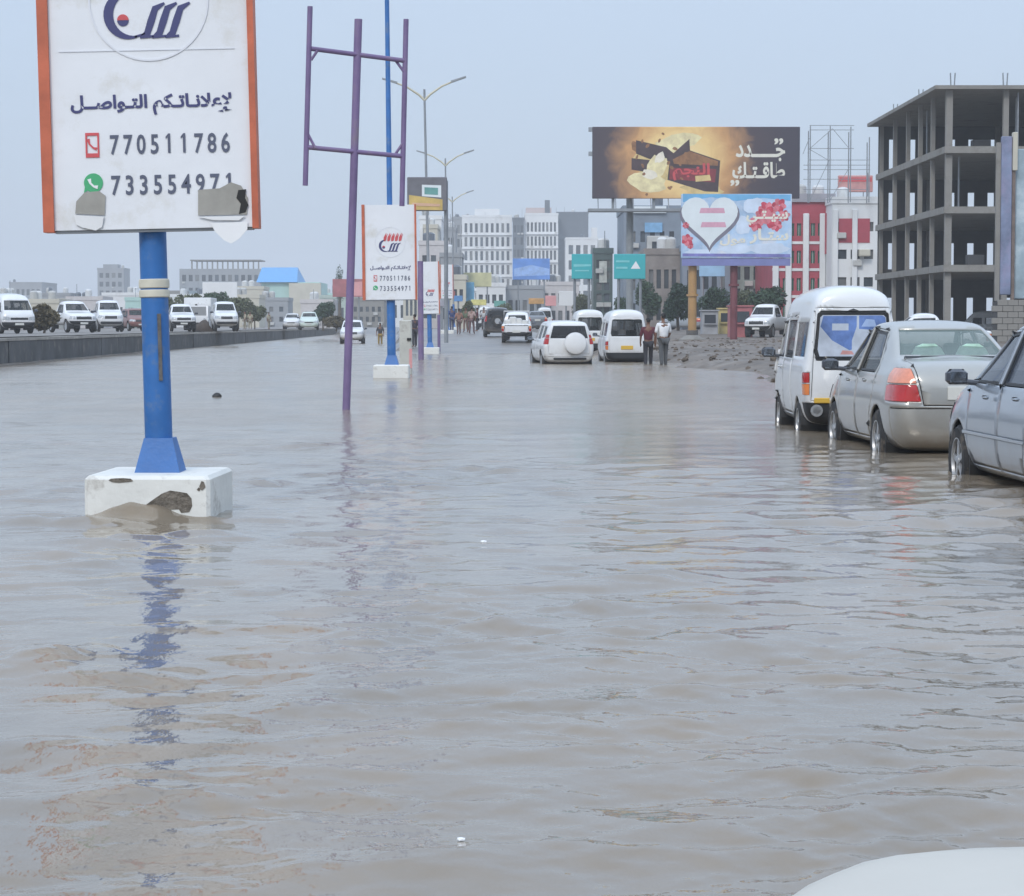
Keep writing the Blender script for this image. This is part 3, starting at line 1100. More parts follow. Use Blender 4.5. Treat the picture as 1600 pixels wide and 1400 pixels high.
def cut(bm, lay, view, poly, cond, t):
    i, j = AX[view]
    us, vs = [p[0] for p in poly], [p[1] for p in poly]
    u0, u1, v0, v1 = min(us), max(us), min(vs), max(vs)

    fs = []
    for f in bm.faces:
        vsx = f.verts
        fu = [v.co[i] for v in vsx]
        if max(fu) > u0 and min(fu) < u1:
            fv = [v.co[j] for v in vsx]
            if max(fv) > v0 and min(fv) < v1 and cond(f.calc_center_median(), f.normal):
                fs.append(f)
    for k in range(len(poly)):
        if not fs:
            return
        a, b = poly[k], poly[(k + 1) % len(poly)]
        es = {e for f in fs for e in f.edges}
        ve = {v for f in fs for v in f.verts}
        co, no = [0, 0, 0], [0, 0, 0]
        co[i], co[j] = a
        no[i], no[j] = b[1] - a[1], -(b[0] - a[0])
        res = bmesh.ops.bisect_plane(bm, geom=list(ve) + list(es) + fs, plane_co=co, plane_no=no, dist=1e-5)
        fs = [g for g in res['geom'] if isinstance(g, bmesh.types.BMFace)]
    for f in fs:
        c = f.calc_center_median()
        if inside(poly, c[i], c[j]) and cond(c, f.normal):
            f[lay] = t


def patch_mesh(bm, lay, t, gap=0.0, push=0.0):
    b2 = bmesh.new()
    mp_ = {}
    for f in bm.faces:
        if f[lay] != t:
            continue
        vs = []
        for v in f.verts:
            if v.index not in mp_:
                mp_[v.index] = b2.verts.new(v.co)
            vs.append(mp_[v.index])
        try:
            b2.faces.new(vs)
        except ValueError:
            pass
    if gap and b2.faces:
        b2.normal_update()
        r = bmesh.ops.inset_region(b2, faces=list(b2.faces), thickness=gap, use_boundary=True, use_even_offset=True)
        bmesh.ops.delete(b2, geom=r['faces'], context='FACES')
        # drop slivers cut off by a wheel arch
        left, isl = set(b2.faces), []
        while left:
            st = [left.pop()]
            grp = list(st)
            while st:
                f = st.pop()
                for e in f.edges:
                    for g in e.link_faces:
                        if g in left:
                            left.remove(g)
                            st.append(g)
                            grp.append(g)
            isl.append(grp)
        if len(isl) > 1:
            isl.sort(key=lambda g: -sum(f.calc_area() for f in g))
            bmesh.ops.delete(b2, geom=[f for g in isl[1:] for f in g], context='FACES')
    if push:
        b2.normal_update()
        for v in b2.verts:
            v.co -= v.normal * push
    me = bpy.data.meshes.new('patch')
    b2.to_mesh(me)
    b2.free()
    return me


def wheel_parts(r, w, hero):
    """meshes of tyre and rim, axle along x, outer face at +x"""
    t = MB().lathe([(r * 0.62, -w / 2), (r * 0.90, -w / 2), (r * 0.985, -w * 0.36), (r, -w * 0.2), (r, w * 0.2), (r * 0.985, w * 0.36), (r * 0.90, w / 2), (r * 0.64, w / 2), (r * 0.62, w * 0.35)], 28 if hero else 16, 'x')
    rm = MB()
    if hero:
        rm.lathe([(r * 0.66, w * 0.30), (r * 0.66, w * 0.5), (r * 0.60, w * 0.49), (r * 0.57, w * 0.2), (r * 0.57, -w * 0.3)], 28, 'x')
        for k in range(5):
            a = 2 * math.pi * k / 5
            ca, sa = math.cos(a), math.sin(a)
            p = []
            for rr, hw, xo in ((0.06, 0.10, 0.44), (0.60, 0.075, 0.40)):
                for sg in (-1, 1):
                    p.append((w * xo, r * (rr * ca - sg * hw * sa), r * (rr * sa + sg * hw * ca)))
                    p.append((w * (xo - 0.16), r * (rr * ca - sg * hw * sa), r * (rr * sa + sg * hw * ca)))
            rm.add(p, [(0, 2, 6, 4), (1, 5, 7, 3), (0, 4, 5, 1), (2, 3, 7, 6), (4, 6, 7, 5), (0, 1, 3, 2)])
        rm.lathe([(r * 0.14, w * 0.2), (r * 0.14, w * 0.46), (r * 0.10, w * 0.48)], 14, 'x')
    else:
        rm.lathe([(r * 0.66, w * 0.30), (r * 0.62, w * 0.48), (r * 0.3, w * 0.40), (r * 0.15, w * 0.46)], 14, 'x')
    return t.mesh('tyre'), rm.mesh('rim')


SEDAN = [(-2.21, .42, .55, .74, .80, .82, .50, .60, .58, .48), (-2.16, .30, .52, .86, .96, .99, .66, .77, .73, .60), (-2.00, .22, .50, .91, 1.05, 1.08, .76, .83, .78, .66),
         (-1.62, .20, .50, .93, 1.075, 1.10, .80, .85, .80, .68), (-1.50, .20, .50, .93, 1.09, 1.12, .80, .85, .80, .67), (-0.84, .20, .50, .93, 1.39, 1.435, .80, .85, .80, .56),
         (-0.45, .20, .50, .93, 1.425, 1.475, .80, .85, .80, .56), (0.15, .20, .50, .92, 1.42, 1.47, .80, .85, .80, .56), (0.45, .20, .50, .92, 1.36, 1.41, .80, .85, .80, .56),
         (1.10, .20, .50, .91, 1.02, 1.05, .80, .85, .79, .68), (1.22, .20, .50, .89, .99, 1.02, .79, .85, .78, .66), (1.70, .22, .50, .82, .91, .94, .76, .83, .75, .62),
         (2.05, .26, .48, .71, .77, .80, .66, .76, .68, .50), (2.20, .36, .48, .58, .62, .64, .46, .56, .52, .40)]
SUV = [(-2.08, .42, .62, .98, 1.42, 1.50, .60, .74, .74, .56), (-2.04, .33, .60, 1.02, 1.56, 1.65, .76, .86, .84, .63), (-1.85, .28, .60, 1.03, 1.62, 1.70, .82, .90, .87, .66),
       (-1.0, .28, .60, 1.03, 1.64, 1.72, .83, .90, .87, .68), (0, .28, .60, 1.03, 1.65, 1.73, .83, .90, .87, .68), (.38, .28, .60, 1.02, 1.59, 1.67, .83, .90, .86, .67),
       (1.05, .28, .60, 1.02, 1.14, 1.18, .83, .90, .86, .74), (1.20, .28, .60, 1.0, 1.10, 1.14, .83, .90, .85, .72), (1.75, .30, .60, .92, 1.02, 1.05, .80, .88, .80, .66),
       (2.05, .36, .58, .80, .88, .90, .68, .78, .70, .52), (2.15, .46, .58, .68, .72, .74, .50, .60, .55, .42)]
VAN = [(-2.20, .42, .70, 1.05, 1.72, 1.90, .60, .72, .72, .56), (-2.17, .34, .70, 1.08, 1.84, 2.06, .72, .82, .81, .65), (-2.0, .30, .70, 1.10, 1.90, 2.13, .79, .845, .83, .68),
       (-1.2, .28, .70, 1.10, 1.90, 2.15, .80, .845, .83, .68), (0, .28, .70, 1.10, 1.90, 2.15, .80, .845, .83, .68), (1.1, .28, .70, 1.10, 1.88, 2.12, .80, .845, .83, .68),
       (1.45, .28, .70, 1.09, 1.76, 1.92, .80, .845, .83, .67), (2.0, .28, .65, 1.03, 1.20, 1.25, .78, .83, .80, .72), (2.16, .34, .60, .90, 1.02, 1.06, .70, .78, .75, .66), (2.22, .42, .58, .74, .82, .85, .5, .6, .6, .5)]
PICK = [(-2.45, .52, .70, .92, .98, 1.0, .60, .72, .72, .64), (-2.41, .45, .68, .99, 1.03, 1.05, .70, .82, .82, .76), (-2.3, .40, .66, 1.0, 1.05, 1.07, .74, .84, .84, .78), (-.62, .38, .65, 1.0, 1.06, 1.08, .76, .84, .84, .78),
        (-.52, .38, .65, 1.0, 1.12, 1.16, .76, .84, .84, .74), (-.42, .38, .65, 1.0, 1.56, 1.64, .76, .84, .84, .63), (-.1, .38, .65, 1.0, 1.63, 1.71, .76, .84, .84, .63), (.35, .38, .65, 1.0, 1.62, 1.71, .76, .84, .84, .63),
        (.62, .38, .65, 1.0, 1.54, 1.62, .76, .84, .84, .62), (1.15, .38, .65, 1.0, 1.12, 1.16, .78, .85, .83, .74), (1.3, .38, .65, .99, 1.08, 1.12, .78, .85, .82, .72), (2.05, .42, .65, .93, 1.01, 1.05, .76, .84, .79, .68),
        (2.32, .46, .62, .82, .90, .93, .66, .76, .70, .60), (2.42, .52, .60, .70, .76, .78, .50, .60, .58, .48)]


def vehicle(name, label, cat, kind, paint, s=(0.92, 1.0, 1.074), hero=False, glass=None, rear_glass=None, group=None, brake=False, plate=None, extra=None, decals=()):
    sx, sy, sz = s
    root = thing(name, label, cat, group=group)
    sts = {'sedan': SEDAN, 'suv': SUV, 'van': VAN, 'pickup': PICK}[kind]
    bm = body_surface(sts, sx, sy, sz, 2)
    lay = bm.faces.layers.int.new('part')
    glass = glass or M_gl
    rear_glass = rear_glass or glass

    def P(poly, view):
        a, b = {'side': (sy, sz), 'rear': (sx, sz), 'top': (sx, sy)}[view]
        return [(p[0] * a, p[1] * b) for p in poly]
    parts = []          # (tag, name, material, parent tag, gap, push)
    yw = {'sedan': (1.30, -1.30), 'suv': (1.30, -1.26), 'van': (1.42, -1.30), 'pickup': (1.55, -1.42)}[kind]
    wr = {'sedan': .315, 'suv': .36, 'van': .325, 'pickup': .36}[kind] * (0.5 * sz + 0.5)
    if kind == 'van':
        wr *= 0.5 * sy + 0.5
    track = {'sedan': .735, 'suv': .77, 'van': .72, 'pickup': .74}[kind] * sx
    t = 1
    # --- doors and their windows
    if kind == 'sedan':
        doors = [([(.88, .30), (1.03, .95), (.36, 1.385), (-.05, 1.40), (-.05, .30)], [(.90, .985), (-.01, .985), (-.01, 1.35), (.33, 1.335)]),
                 ([(-.07, .30), (-.07, 1.40), (-.74, 1.375), (-1.06, 1.06), (-1.04, .76), (-.82, .30)], [(-.11, .985), (-.92, .985), (-.97, 1.05), (-.70, 1.325), (-.11, 1.35)])]
        rearw = ([(-.60, 1.135), (.60, 1.135), (.485, 1.385), (-.485, 1.385)], -0.75)
        frontw = ([(-.61, 1.075), (.61, 1.075), (.50, 1.375), (-.50, 1.375)], 0.4)
    elif kind == 'suv':
        doors = [([(1.0, .40), (1.02, 1.08), (.36, 1.60), (-.05, 1.62), (-.05, .40)], [(.86, 1.10), (-.0, 1.10), (-.0, 1.55), (.34, 1.53)]),
                 ([(-.07, .40), (-.07, 1.62), (-.98, 1.61), (-1.02, .9), (-.82, .40)], [(-.12, 1.10), (-.92, 1.10), (-.92, 1.54), (-.12, 1.55)])]
        rearw = ([(-.66, 1.12), (.66, 1.12), (.55, 1.54), (-.55, 1.54)], -1.85)
        frontw = ([(-.68, 1.20), (.68, 1.20), (.58, 1.58), (-.58, 1.58)], 0.35)
    elif kind == 'van':
        doors = [([(1.75, .40), (1.72, 1.30), (1.38, 1.72), (.72, 1.74), (.72, .40)], [(1.62, 1.20), (.80, 1.20), (.80, 1.66), (1.36, 1.64)]),
                 ([(.68, .40), (.68, 1.74), (-.50, 1.74), (-.50, .40)], [(.60, 1.20), (-.42, 1.20), (-.42, 1.66), (.60, 1.66)])]
        rearw = ([(-.60, 1.18), (.60, 1.18), (.635, 1.28), (.585, 1.74), (.53, 1.78), (-.53, 1.78), (-.585, 1.74), (-.635, 1.28)], -1.95)
        frontw = ([(-.69, 1.24), (.69, 1.24), (.60, 1.76), (-.60, 1.76)], 1.2)
    else:
        doors = [([(1.02, .48), (1.06, 1.05), (.60, 1.58), (-.36, 1.60), (-.36, .48)], [(.88, 1.09), (-.28, 1.09), (-.28, 1.52), (.56, 1.50)])]
        rearw = ([(-.52, 1.18), (.52, 1.18), (.48, 1.52), (-.48, 1.52)], -0.3)
        frontw = ([(-.66, 1.19), (.66, 1.19), (.54, 1.55), (-.54, 1.55)], 0.55)
    for sg in (-1, 1):
        for dp, wp in doors:
            t += 2
            parts.append((t, 'door', paint, None, 0.010 if hero else 0.0, 0))
            cut(bm, lay, 'side', P(dp, 'side'), lambda c, n, sg=sg: c.x * sg > 0.30 and n.x * sg > 0.15, t)
            if hero:
                cx_, cz_ = sum(q[0] for q in wp) / len(wp), sum(q[1] for q in wp) / len(wp)
                seal = [(q[0] + (0.028 if q[0] > cx_ else -0.028), q[1] + (0.022 if q[1] > cz_ else -0.022)) for q in wp]
                cut(bm, lay, 'side', P(seal, 'side'), lambda c, n, sg=sg: c.x * sg > 0.30 and n.x * sg > 0.15, 500 + t)
                parts.append((500 + t, 'window_seal_and_gap', M_black, t, 0, 0.003))
            cut(bm, lay, 'side', P(wp, 'side'), lambda c, n, sg=sg: c.x * sg > 0.30 and n.x * sg > 0.15, t + 1)
            parts.append((t + 1, 'window', glass, t, 0, 0.012))
        if kind == 'van':
            t += 1
            cut(bm, lay, 'side', P([(-.62, 1.20), (-1.92, 1.20), (-1.92, 1.66), (-.62, 1.66)], 'side'), lambda c, n, sg=sg: c.x * sg > 0.30 and n.x * sg > 0.15, t)
            parts.append((t, 'window', glass, None, 0, 0.012))
        if kind == 'suv':
            t += 1
            cut(bm, lay, 'side', P([(-1.10, 1.12), (-1.78, 1.16), (-1.70, 1.50), (-1.10, 1.53)], 'side'), lambda c, n, sg=sg: c.x * sg > 0.30 and n.x * sg > 0.15, t)
            parts.append((t, 'window', glass, None, 0, 0.012))
    # --- tail panels
    ry = {'sedan': -1.70, 'suv': -1.85, 'van': -1.95, 'pickup': -2.2}[kind] * sy
    fy = {'sedan': 1.75, 'suv': 1.78, 'van': 1.9, 'pickup': 2.1}[kind] * sy
    back = lambda c, n: c.y < ry and n.y < 0.3
    if kind == 'sedan':
        t += 1
        cut(bm, lay, 'side', P([(-2.5, .05), (-1.93, .05), (-1.93, .64), (-2.5, .64)], 'side'), lambda c, n: True, t)
        parts.append((t, 'rear_bumper', paint, None, 0.010, 0))
        t += 1
        cut(bm, lay, 'rear', P([(-.50, .66), (.50, .66), (.60, 1.095), (-.60, 1.095)], 'rear'), lambda c, n: c.y < -1.52 * sy, t)
        parts.append((t, 'trunk_lid', paint, None, 0.010, 0))
        t += 1
        cut(bm, lay, 'top', P([(-.66, 1.20), (.66, 1.20), (.58, 2.0), (-.58, 2.0)], 'top'), lambda c, n: c.z > 0.62 and n.z > 0.3, t)
        parts.append((t, 'bonnet', paint, None, 0.006, 0))
    if kind in ('van', 'suv'):
        t += 1
        zz = (.62, 1.85) if kind == 'van' else (.58, 1.60)
        cut(bm, lay, 'rear', P([(-.715, zz[0]), (.715, zz[0]), (.64, zz[1]), (-.64, zz[1])], 'rear'), back, t)
        parts.append((t, 'tailgate', paint, None, 0.007 if hero else 0.0, 0))
    if kind == 'pickup':
        t += 1
        cut(bm, lay, 'rear', P([(-.66, .60), (.66, .60), (.66, .98), (-.66, .98)], 'rear'), back, t)
        parts.append((t, 'tailgate', paint, None, 0.012, 0))
    if decals:
        t += 1
        cut(bm, lay, 'rear', P([(a * 1.035, 1.47 + (b - 1.47) * 1.07) for a, b in rearw[0]], 'rear'), lambda c, n: c.y < rearw[1] * sy and n.y < -0.05, t)
        parts.append((t, 'window_rubber', M_black, None, 0, 0.004))
    t += 1
    cut(bm, lay, 'rear', P(rearw[0], 'rear'), lambda c, n: c.y < rearw[1] * sy and n.y < -0.05 and c.y > (-1.62 if kind == 'sedan' else -2.6 if kind != 'pickup' else -.7) * sy, t)
    parts.append((t, 'rear_window', rear_glass, None, 0, 0.012))
    rw_t = t
    for dpoly, dm in decals:
        t += 1
        cut(bm, lay, 'rear', P(dpoly, 'rear'), lambda c, n: c.y < rearw[1] * sy and n.y < -0.05, t)
        parts.append((t, 'sticker', dm, rw_t, 0, 0.010))
    t += 1
    cut(bm, lay, 'rear', P(frontw[0], 'rear'), lambda c, n: c.y > frontw[1] * sy and n.y > 0.05 and c.y < (1.14 if kind == 'sedan' else 2.1) * sy, t)
    parts.append((t, 'windscreen', glass, None, 0, 0.012))
    for sg in (-1, 1):
        tl = {'sedan': [(.90, .70), (.525, .70), (.575, .86), (.80, .86)], 'suv': [(.93, .92), (.72, .92), (.70, 1.12), (.93, 1.14)],
              'van': [(.90, .86), (.735, .86), (.735, 1.00), (.90, 1.00)], 'pickup': [(.9, .66), (.70, .66), (.70, .82), (.9, .82)]}[kind]
        am = {'sedan': [(.84, .87), (.575, .87), (.615, 1.01), (.74, 1.015)], 'suv': [(.93, 1.145), (.70, 1.13), (.68, 1.24), (.93, 1.26)],
              'van': [(.90, .70), (.735, .70), (.735, .85), (.90, .85)], 'pickup': [(.9, .83), (.70, .83), (.70, .94), (.9, .94)]}[kind]
        t += 1
        cut(bm, lay, 'rear', P([(sg * a, b) for a, b in tl], 'rear'), lambda c, n: c.y < ry, t)
        parts.append((t, 'tail_light', M_brake if brake else M_red_l, None, 0.004, -0.006))
        t += 1
        cut(bm, lay, 'rear', P([(sg * a, b) for a, b in am], 'rear'), lambda c, n: c.y < ry, t)
        parts.append((t, 'indicator_light', M_amber_lit if brake else (M_amber if kind != 'suv' else M_red_l), None, 0.004, -0.006))
        hl = {'sedan': [(.80, .62), (.42, .58), (.40, .70), (.76, .78)], 'suv': [(.86, .74), (.46, .72), (.46, .86), (.80, .90)],
              'van': [(.80, .72), (.48, .70), (.48, .86), (.76, .90)], 'pickup': [(.80, .72), (.50, .70), (.50, .86), (.76, .88)]}[kind]
        t += 1
        cut(bm, lay, 'rear', P([(sg * a, b) for a, b in hl], 'rear'), lambda c, n: c.y > fy * 0.93, t)
        parts.append((t, 'headlight', M_head, None, 0.004, -0.006))
    gr = {'sedan': [(-.38, .56), (.38, .56), (.38, .67), (-.38, .67)], 'suv': [(-.42, .70), (.42, .70), (.42, .86), (-.42, .86)],
          'van': [(-.44, .72), (.44, .72), (.44, .84), (-.44, .84)], 'pickup': [(-.45, .70), (.45, .70), (.45, .86), (-.45, .86)]}[kind]
    t += 1
    cut(bm, lay, 'rear', P(gr, 'rear'), lambda c, n: c.y > fy, t)
    parts.append((t, 'grille', M_grille, None, 0.004, 0.01))
    # dark lower bumper of the work vehicles
    if kind in ('van', 'pickup', 'suv'):
        for ya, yb_ in ((-2.9, ry / sy + .06), (fy / sy, 2.9)):
            t += 1
            zt = {'van': .60, 'pickup': .62, 'suv': .50}[kind]
            cut(bm, lay, 'side', P([(ya, .05), (yb_, .05), (yb_, zt), (ya, zt)], 'side'), lambda c, n: True, t)
            parts.append((t, 'bumper', M_black if kind != 'suv' else paint, None, 0.004, 0))
    # --- wheel arches
    for wy in yw:
        R = wr + 0.055
        poly = [(wy * sy + R * math.cos(2 * math.pi * k / 20), wr + R * math.sin(2 * math.pi * k / 20)) for k in range(20)]
        for sg in (-1, 1):
            cut(bm, lay, 'side', poly, lambda c, n, sg=sg: c.x * sg > 0.36, 999)
    bm.verts.index_update()
    objs = {}
    me = patch_mesh(bm, lay, 0)
    body = link('body', me, paint, root, smooth=True)
    me.materials.append(M_inner)
    so = body.modifiers.new('thickness', 'SOLIDIFY')
    so.thickness, so.offset, so.material_offset = 0.03, -1, 1
    for (tg, nm, m_, par, gap, push) in parts:
        me = patch_mesh(bm, lay, tg, gap, push)
        if not me.polygons:
            continue
        o = link(nm, me, m_, objs.get(par, root), smooth=True)
        objs[tg] = o
        if nm in ('door', 'tailgate', 'trunk_lid', 'bonnet'):
            me.materials.append(M_inner)
            so = o.modifiers.new('thickness', 'SOLIDIFY')
            so.thickness, so.offset, so.material_offset = 0.03, -1, 1
    bm.free()
    # --- wheels
    tm, rm = wheel_parts(wr, 0.19 * sx / 0.92, hero)
    for wy in yw:
        for sg in (-1, 1):
            h = bpy.data.objects.new('wheel', None)
            COL.objects.link(h)
            h.parent = root
            h.location = (sg * track, wy * sy, wr)
            h.rotation_euler = (0.4 + wy, 0, 0)
            if sg < 0:
                h.rotation_euler = (0.4 + wy, 0, math.pi)
            link('tyre', tm, M_rubber, h, smooth=True)
            link('rim', rm, M_rim, h, smooth=True)
            wm = MB()
            R = wr + 0.07
            ang = [math.radians(-20 + 220 * k / 12) for k in range(13)]
            for a, b in zip(ang[:-1], ang[1:]):
                q = [(R * math.cos(a), R * math.sin(a)), (R * math.cos(b), R * math.sin(b)), (R * 1.05 * math.cos(b), R * 1.05 * math.sin(b)), (R * 1.05 * math.cos(a), R * 1.05 * math.sin(a))]
                wm.prism([(u + wy * sy, v + wr) for u, v in q], sg * (track - 0.26), sg * (track + 0.075), 'x')
            wm.prism([(R * math.cos(a) + wy * sy, R * math.sin(a) + wr) for a in ang], sg * (track - 0.27), sg * (track - 0.26), 'x')
            wm.build('wheel_well', M_black, root)
    # --- mirrors, handles, plates
    my, mz, mx = {'sedan': (.86, 1.0, .86), 'suv': (.85, 1.10, .90), 'van': (1.66, 1.22, .86), 'pickup': (.86, 1.12, .88)}[kind]
    for sg in (-1, 1):
        mm = MB()
        cx, cy, cz = sg * (mx * sx + 0.09), my * sy, mz * sz
        mm.bbox(cx - 0.095, cx + 0.095, cy - 0.045, cy + 0.075, cz - 0.062, cz + 0.075, 0.035)
        mm.tube([(sg * (mx * sx - 0.12), cy, cz - 0.05), (cx, cy, cz - 0.03)], 0.025, 8)
        mi = mm.build('mirror', M_mirror, root, smooth=True)
        gm = MB()
        gm.box(cx - 0.07, cx + 0.07, cy - 0.051, cy - 0.047, cz - 0.04, cz + 0.05)
        gm.build('mirror_glass', mat('mirror glass', (0.25, 0.28, 0.32), rough=0.05, metal=0.8), mi)
        if hero:
            hd = {'sedan': ((.10, .845), (-.86, .86)), 'van': ((.85, 1.02), (.55, 1.02)), 'suv': ((.12, .95), (-.78, .97)), 'pickup': ((-.2, .9),)}[kind]
            for k, (hy, hz) in enumerate(hd):
                hm = MB()
                xx = sg * (0.853 * sx)
                hm.bbox(min(xx, xx + sg * 0.03), max(xx, xx + sg * 0.03), hy * sy, hy * sy + 0.17, hz * sz, hz * sz + 0.032, 0.012)
                hm.build('handle', paint, root, smooth=True)
    pz = {'sedan': .78, 'suv': .62, 'van': .78, 'pickup': .66}[kind] * sz
    py_ = {'sedan': -2.20, 'suv': -2.085, 'van': -2.20, 'pickup': -2.45}[kind] * sy
    if kind != 'suv':
        MB().bbox(-.22, .22, py_ - 0.020, py_ + 0.02, pz - .07, pz + .07, 0.006).build('number_plate', plate or M_plate, root)
    py_ = {'sedan': 2.20, 'suv': 2.15, 'van': 2.22, 'pickup': 2.42}[kind] * sy
    MB().bbox(-.22, .22, py_ - 0.02, py_ + 0.02, .50 * sz - .05, .50 * sz + .05, 0.006).build('number_plate', plate or M_plate, root)
    # --- seats seen through the glass
    rows = {'sedan': (.05, -.85), 'suv': (.05, -.85), 'van': (1.0, 0.1, -.8), 'pickup': (.1,)}[kind]
    fl = {'sedan': .30, 'suv': .42, 'van': .45, 'pickup': .50}[kind]
    for ry_ in rows:
        for cx in (-.36, .36):
            sm = MB()
            sm.bbox((cx - .23) * sx, (cx + .23) * sx, ry_ * sy, (ry_ + .48) * sy, (fl) * sz, (fl + .2) * sz, 0.04)
            sm.bbox((cx - .22) * sx, (cx + .22) * sx, (ry_ - .10) * sy, (ry_ + .02) * sy, (fl + .2) * sz, (fl + .72) * sz, 0.04)
            sm.bbox((cx - .12) * sx, (cx + .12) * sx, (ry_ - .12) * sy, (ry_ - .03) * sy, (fl + .76) * sz, (fl + .94) * sz, 0.03)
            sm.build('seat', M_seat, root, smooth=True)
    if extra:
        extra(root, sx, sy, sz, objs)
    return root


def put(root, px, Z, z, turn=0.0, label=None, group=None):
    return place(root, (X(px, Z), Z, z), RZ + turn, label, group)

# ---- the queue on the right: microvan, silver sedan, blue-grey sedan
def x_at(xr, Z):
    return xr - ROAD * Z


def corolla_extra(root, sx, sy, sz, objs):
    MG = mat('pale green cushion cover', (0.55, 0.80, 0.66), rough=0.9, var=0.25, scale=8)
    for cx in (-.24, .27):
        mb = MB()
        pts = [(cx - .20, 1.10), (cx - .13, 1.215), (cx - .05, 1.24), (cx + .08, 1.24), (cx + .15, 1.20), (cx + .22, 1.10)]
        mb.prism([(x * sx, z * sz) for x, z in pts], -1.22 * sy, -1.28 * sy)
        mb.build('cushion', MG, root)
    MB().box(-.62 * sx, .62 * sx, -1.55 * sy, -0.95 * sy, 1.04 * sz, 1.06 * sz).build('parcel_shelf', M_seat, root)
    # black strip painting in the shaded gap below the rear window
    mb = MB()
    mb.prism([(-1.60 * sy, 1.10 * sz), (-1.54 * sy, 1.125 * sz), (-1.50 * sy, 1.118 * sz), (-1.54 * sy, 1.09 * sz)], -.56 * sx, .56 * sx, 'x')
    mb.build('window_seal_and_gap', M_black, root)
    mb = MB()
    mb.box(-.20 * sx, .20 * sx, -2.19 * sy, -2.165 * sy, .87 * sz, .90 * sz)
    mb.build('trim_strip', M_rim, root)


car1 = vehicle('sedan_car', 'silver beige sedan with lit brake light, between the white van and the blue-grey car', 'car', 'sedan', M_psil, (0.93, 1.0, 1.09), hero=True,
               glass=M_gl, rear_glass=M_glg, brake=True, extra=corolla_extra, group='cars queuing in the water')
place(car1, (x_at(4.69 + 0.70, 24.9) + 0.08, 25.2, -0.21), RZ)


def near_extra(root, sx, sy, sz, objs):
    for sg in (-1, 1):
        mb = MB()
        xx = sg * .855 * sx
        mb.bbox(min(xx, xx + sg * .012), max(xx, xx + sg * .012), -1.0 * sy, 1.0 * sy, .545 * sz, .575 * sz, 0.005)
        mb.build('side_moulding', MATS['silver blue car paint'], root)


car2 = vehicle('sedan_car', 'blue-grey silver sedan cut off by the right edge of the picture', 'car', 'sedan', M_pblu, (0.95, 1.03, 1.09), hero=True,
               glass=M_glb, extra=near_extra, group='cars queuing in the water')
place(car2, (x_at(4.64 + 0.72, 18.7) + 0.13, 18.85, -0.21), RZ)


MBl = mat('blue window sticker', (0.14, 0.23, 0.50), rough=0.2, var=0.45, scale=3)
MWh = mat('white window sticker', (0.50, 0.55, 0.63), rough=0.2, var=0.25, scale=3)
MLb = mat('pale blue window sticker', (0.36, 0.48, 0.72), rough=0.3, var=0.2, scale=3)
MRd = mat('pink window sticker', (0.60, 0.30, 0.28), rough=0.3, var=0.2, scale=6)
VDEC = [([(-.57, 1.21), (.57, 1.21), (.605, 1.30), (.56, 1.72), (.52, 1.75), (-.52, 1.75), (-.56, 1.72), (-.605, 1.30)], MWh),
        ([(-.56, 1.60), (-.36, 1.42), (-.02, 1.42), (.06, 1.60), (.06, 1.74), (-.51, 1.74)], MBl),
        ([(-.36, 1.42), (-.06, 1.29), (-.02, 1.30), (-.02, 1.42)], MBl),
        ([(.10, 1.57), (.58, 1.54), (.55, 1.72), (.50, 1.745), (.10, 1.745)], MBl),
        ([(-.36, 1.55), (-.08, 1.55), (-.08, 1.64), (-.36, 1.64)], MWh),
        ([(.14, 1.60), (.40, 1.60), (.36, 1.69), (.22, 1.70)], MLb),
        ([(-.22, 1.235), (.02, 1.235), (-.02, 1.28), (-.18, 1.29)], MRd)]


def microvan_extra(root, sx, sy, sz, objs):
    # yellow plate panel on the bumper
    MB().bbox(-.66 * sx, -.20 * sx, -2.225 * sy, -2.15 * sy, .595 * sz, .665 * sz, 0.008).build('yellow_reflector', M_yplate, root)
    MB().bbox(.20 * sx, .66 * sx, -2.225 * sy, -2.15 * sy, .595 * sz, .665 * sz, 0.008).build('yellow_reflector', M_yplate, root)
    mb = MB().lathe([(.075, -2.26 * sy), (.075, -2.23 * sy), (.045, -2.23 * sy), (.045, -2.26 * sy)], 20, 'y', (-.62 * sx, 0, .50 * sz))
    mb.build('towing_ring', M_rim, root, smooth=True)


van = vehicle('minivan', 'white high-roofed minivan with a blue poster across its rear window', 'van', 'van', M_pw, (0.725, 0.84, 0.945), hero=True,
              glass=M_gld, rear_glass=M_gld, plate=M_yplate, extra=microvan_extra, decals=VDEC, group='cars queuing in the water')
place(van, (4.245, 29.6, -0.19), -0.012)


# ---- traffic further on
def rav_extra(root, sx, sy, sz, objs):
    mb = MB().lathe([(.05, -2.32 * sy), (.28, -2.32 * sy), (.36, -2.29 * sy), (.385, -2.24 * sy), (.385, -2.09 * sy), (.34, -2.06 * sy)], 28, 'y', (.20 * sx, 0, .95 * sz))
    mb.build('spare_wheel_cover', M_pw, root, smooth=True)
    MB().bbox(-.55 * sx, .60 * sx, -2.13 * sy, -2.06 * sy, .40 * sz, .47 * sz, 0.02).build('bumper_strip', M_black, root)


suv = vehicle('suv_car', 'white sport utility car with a covered spare wheel on its back door', 'car', 'suv', M_pw, (1.0, 1.0, 1.03), glass=M_gld, extra=rav_extra, group='traffic ahead in the water')
put(suv, 876, 79.5, -0.27, math.radians(5))
suv['label'] = 'white sport utility car with a covered spare wheel on its back door'

van2 = vehicle('passenger_van', 'white van seen from behind, right beside the two walking people', 'van', 'van', M_pw, (0.93, 1.0, 1.02), glass=M_gl, plate=M_yplate, group='traffic ahead in the water')
put(van2, 972, 83.5, -0.27, math.radians(0))

van3 = copy_tree(van2)
put(van3, 917, 106, -0.12, 0, 'white van half hidden between the sport utility car and the other van')


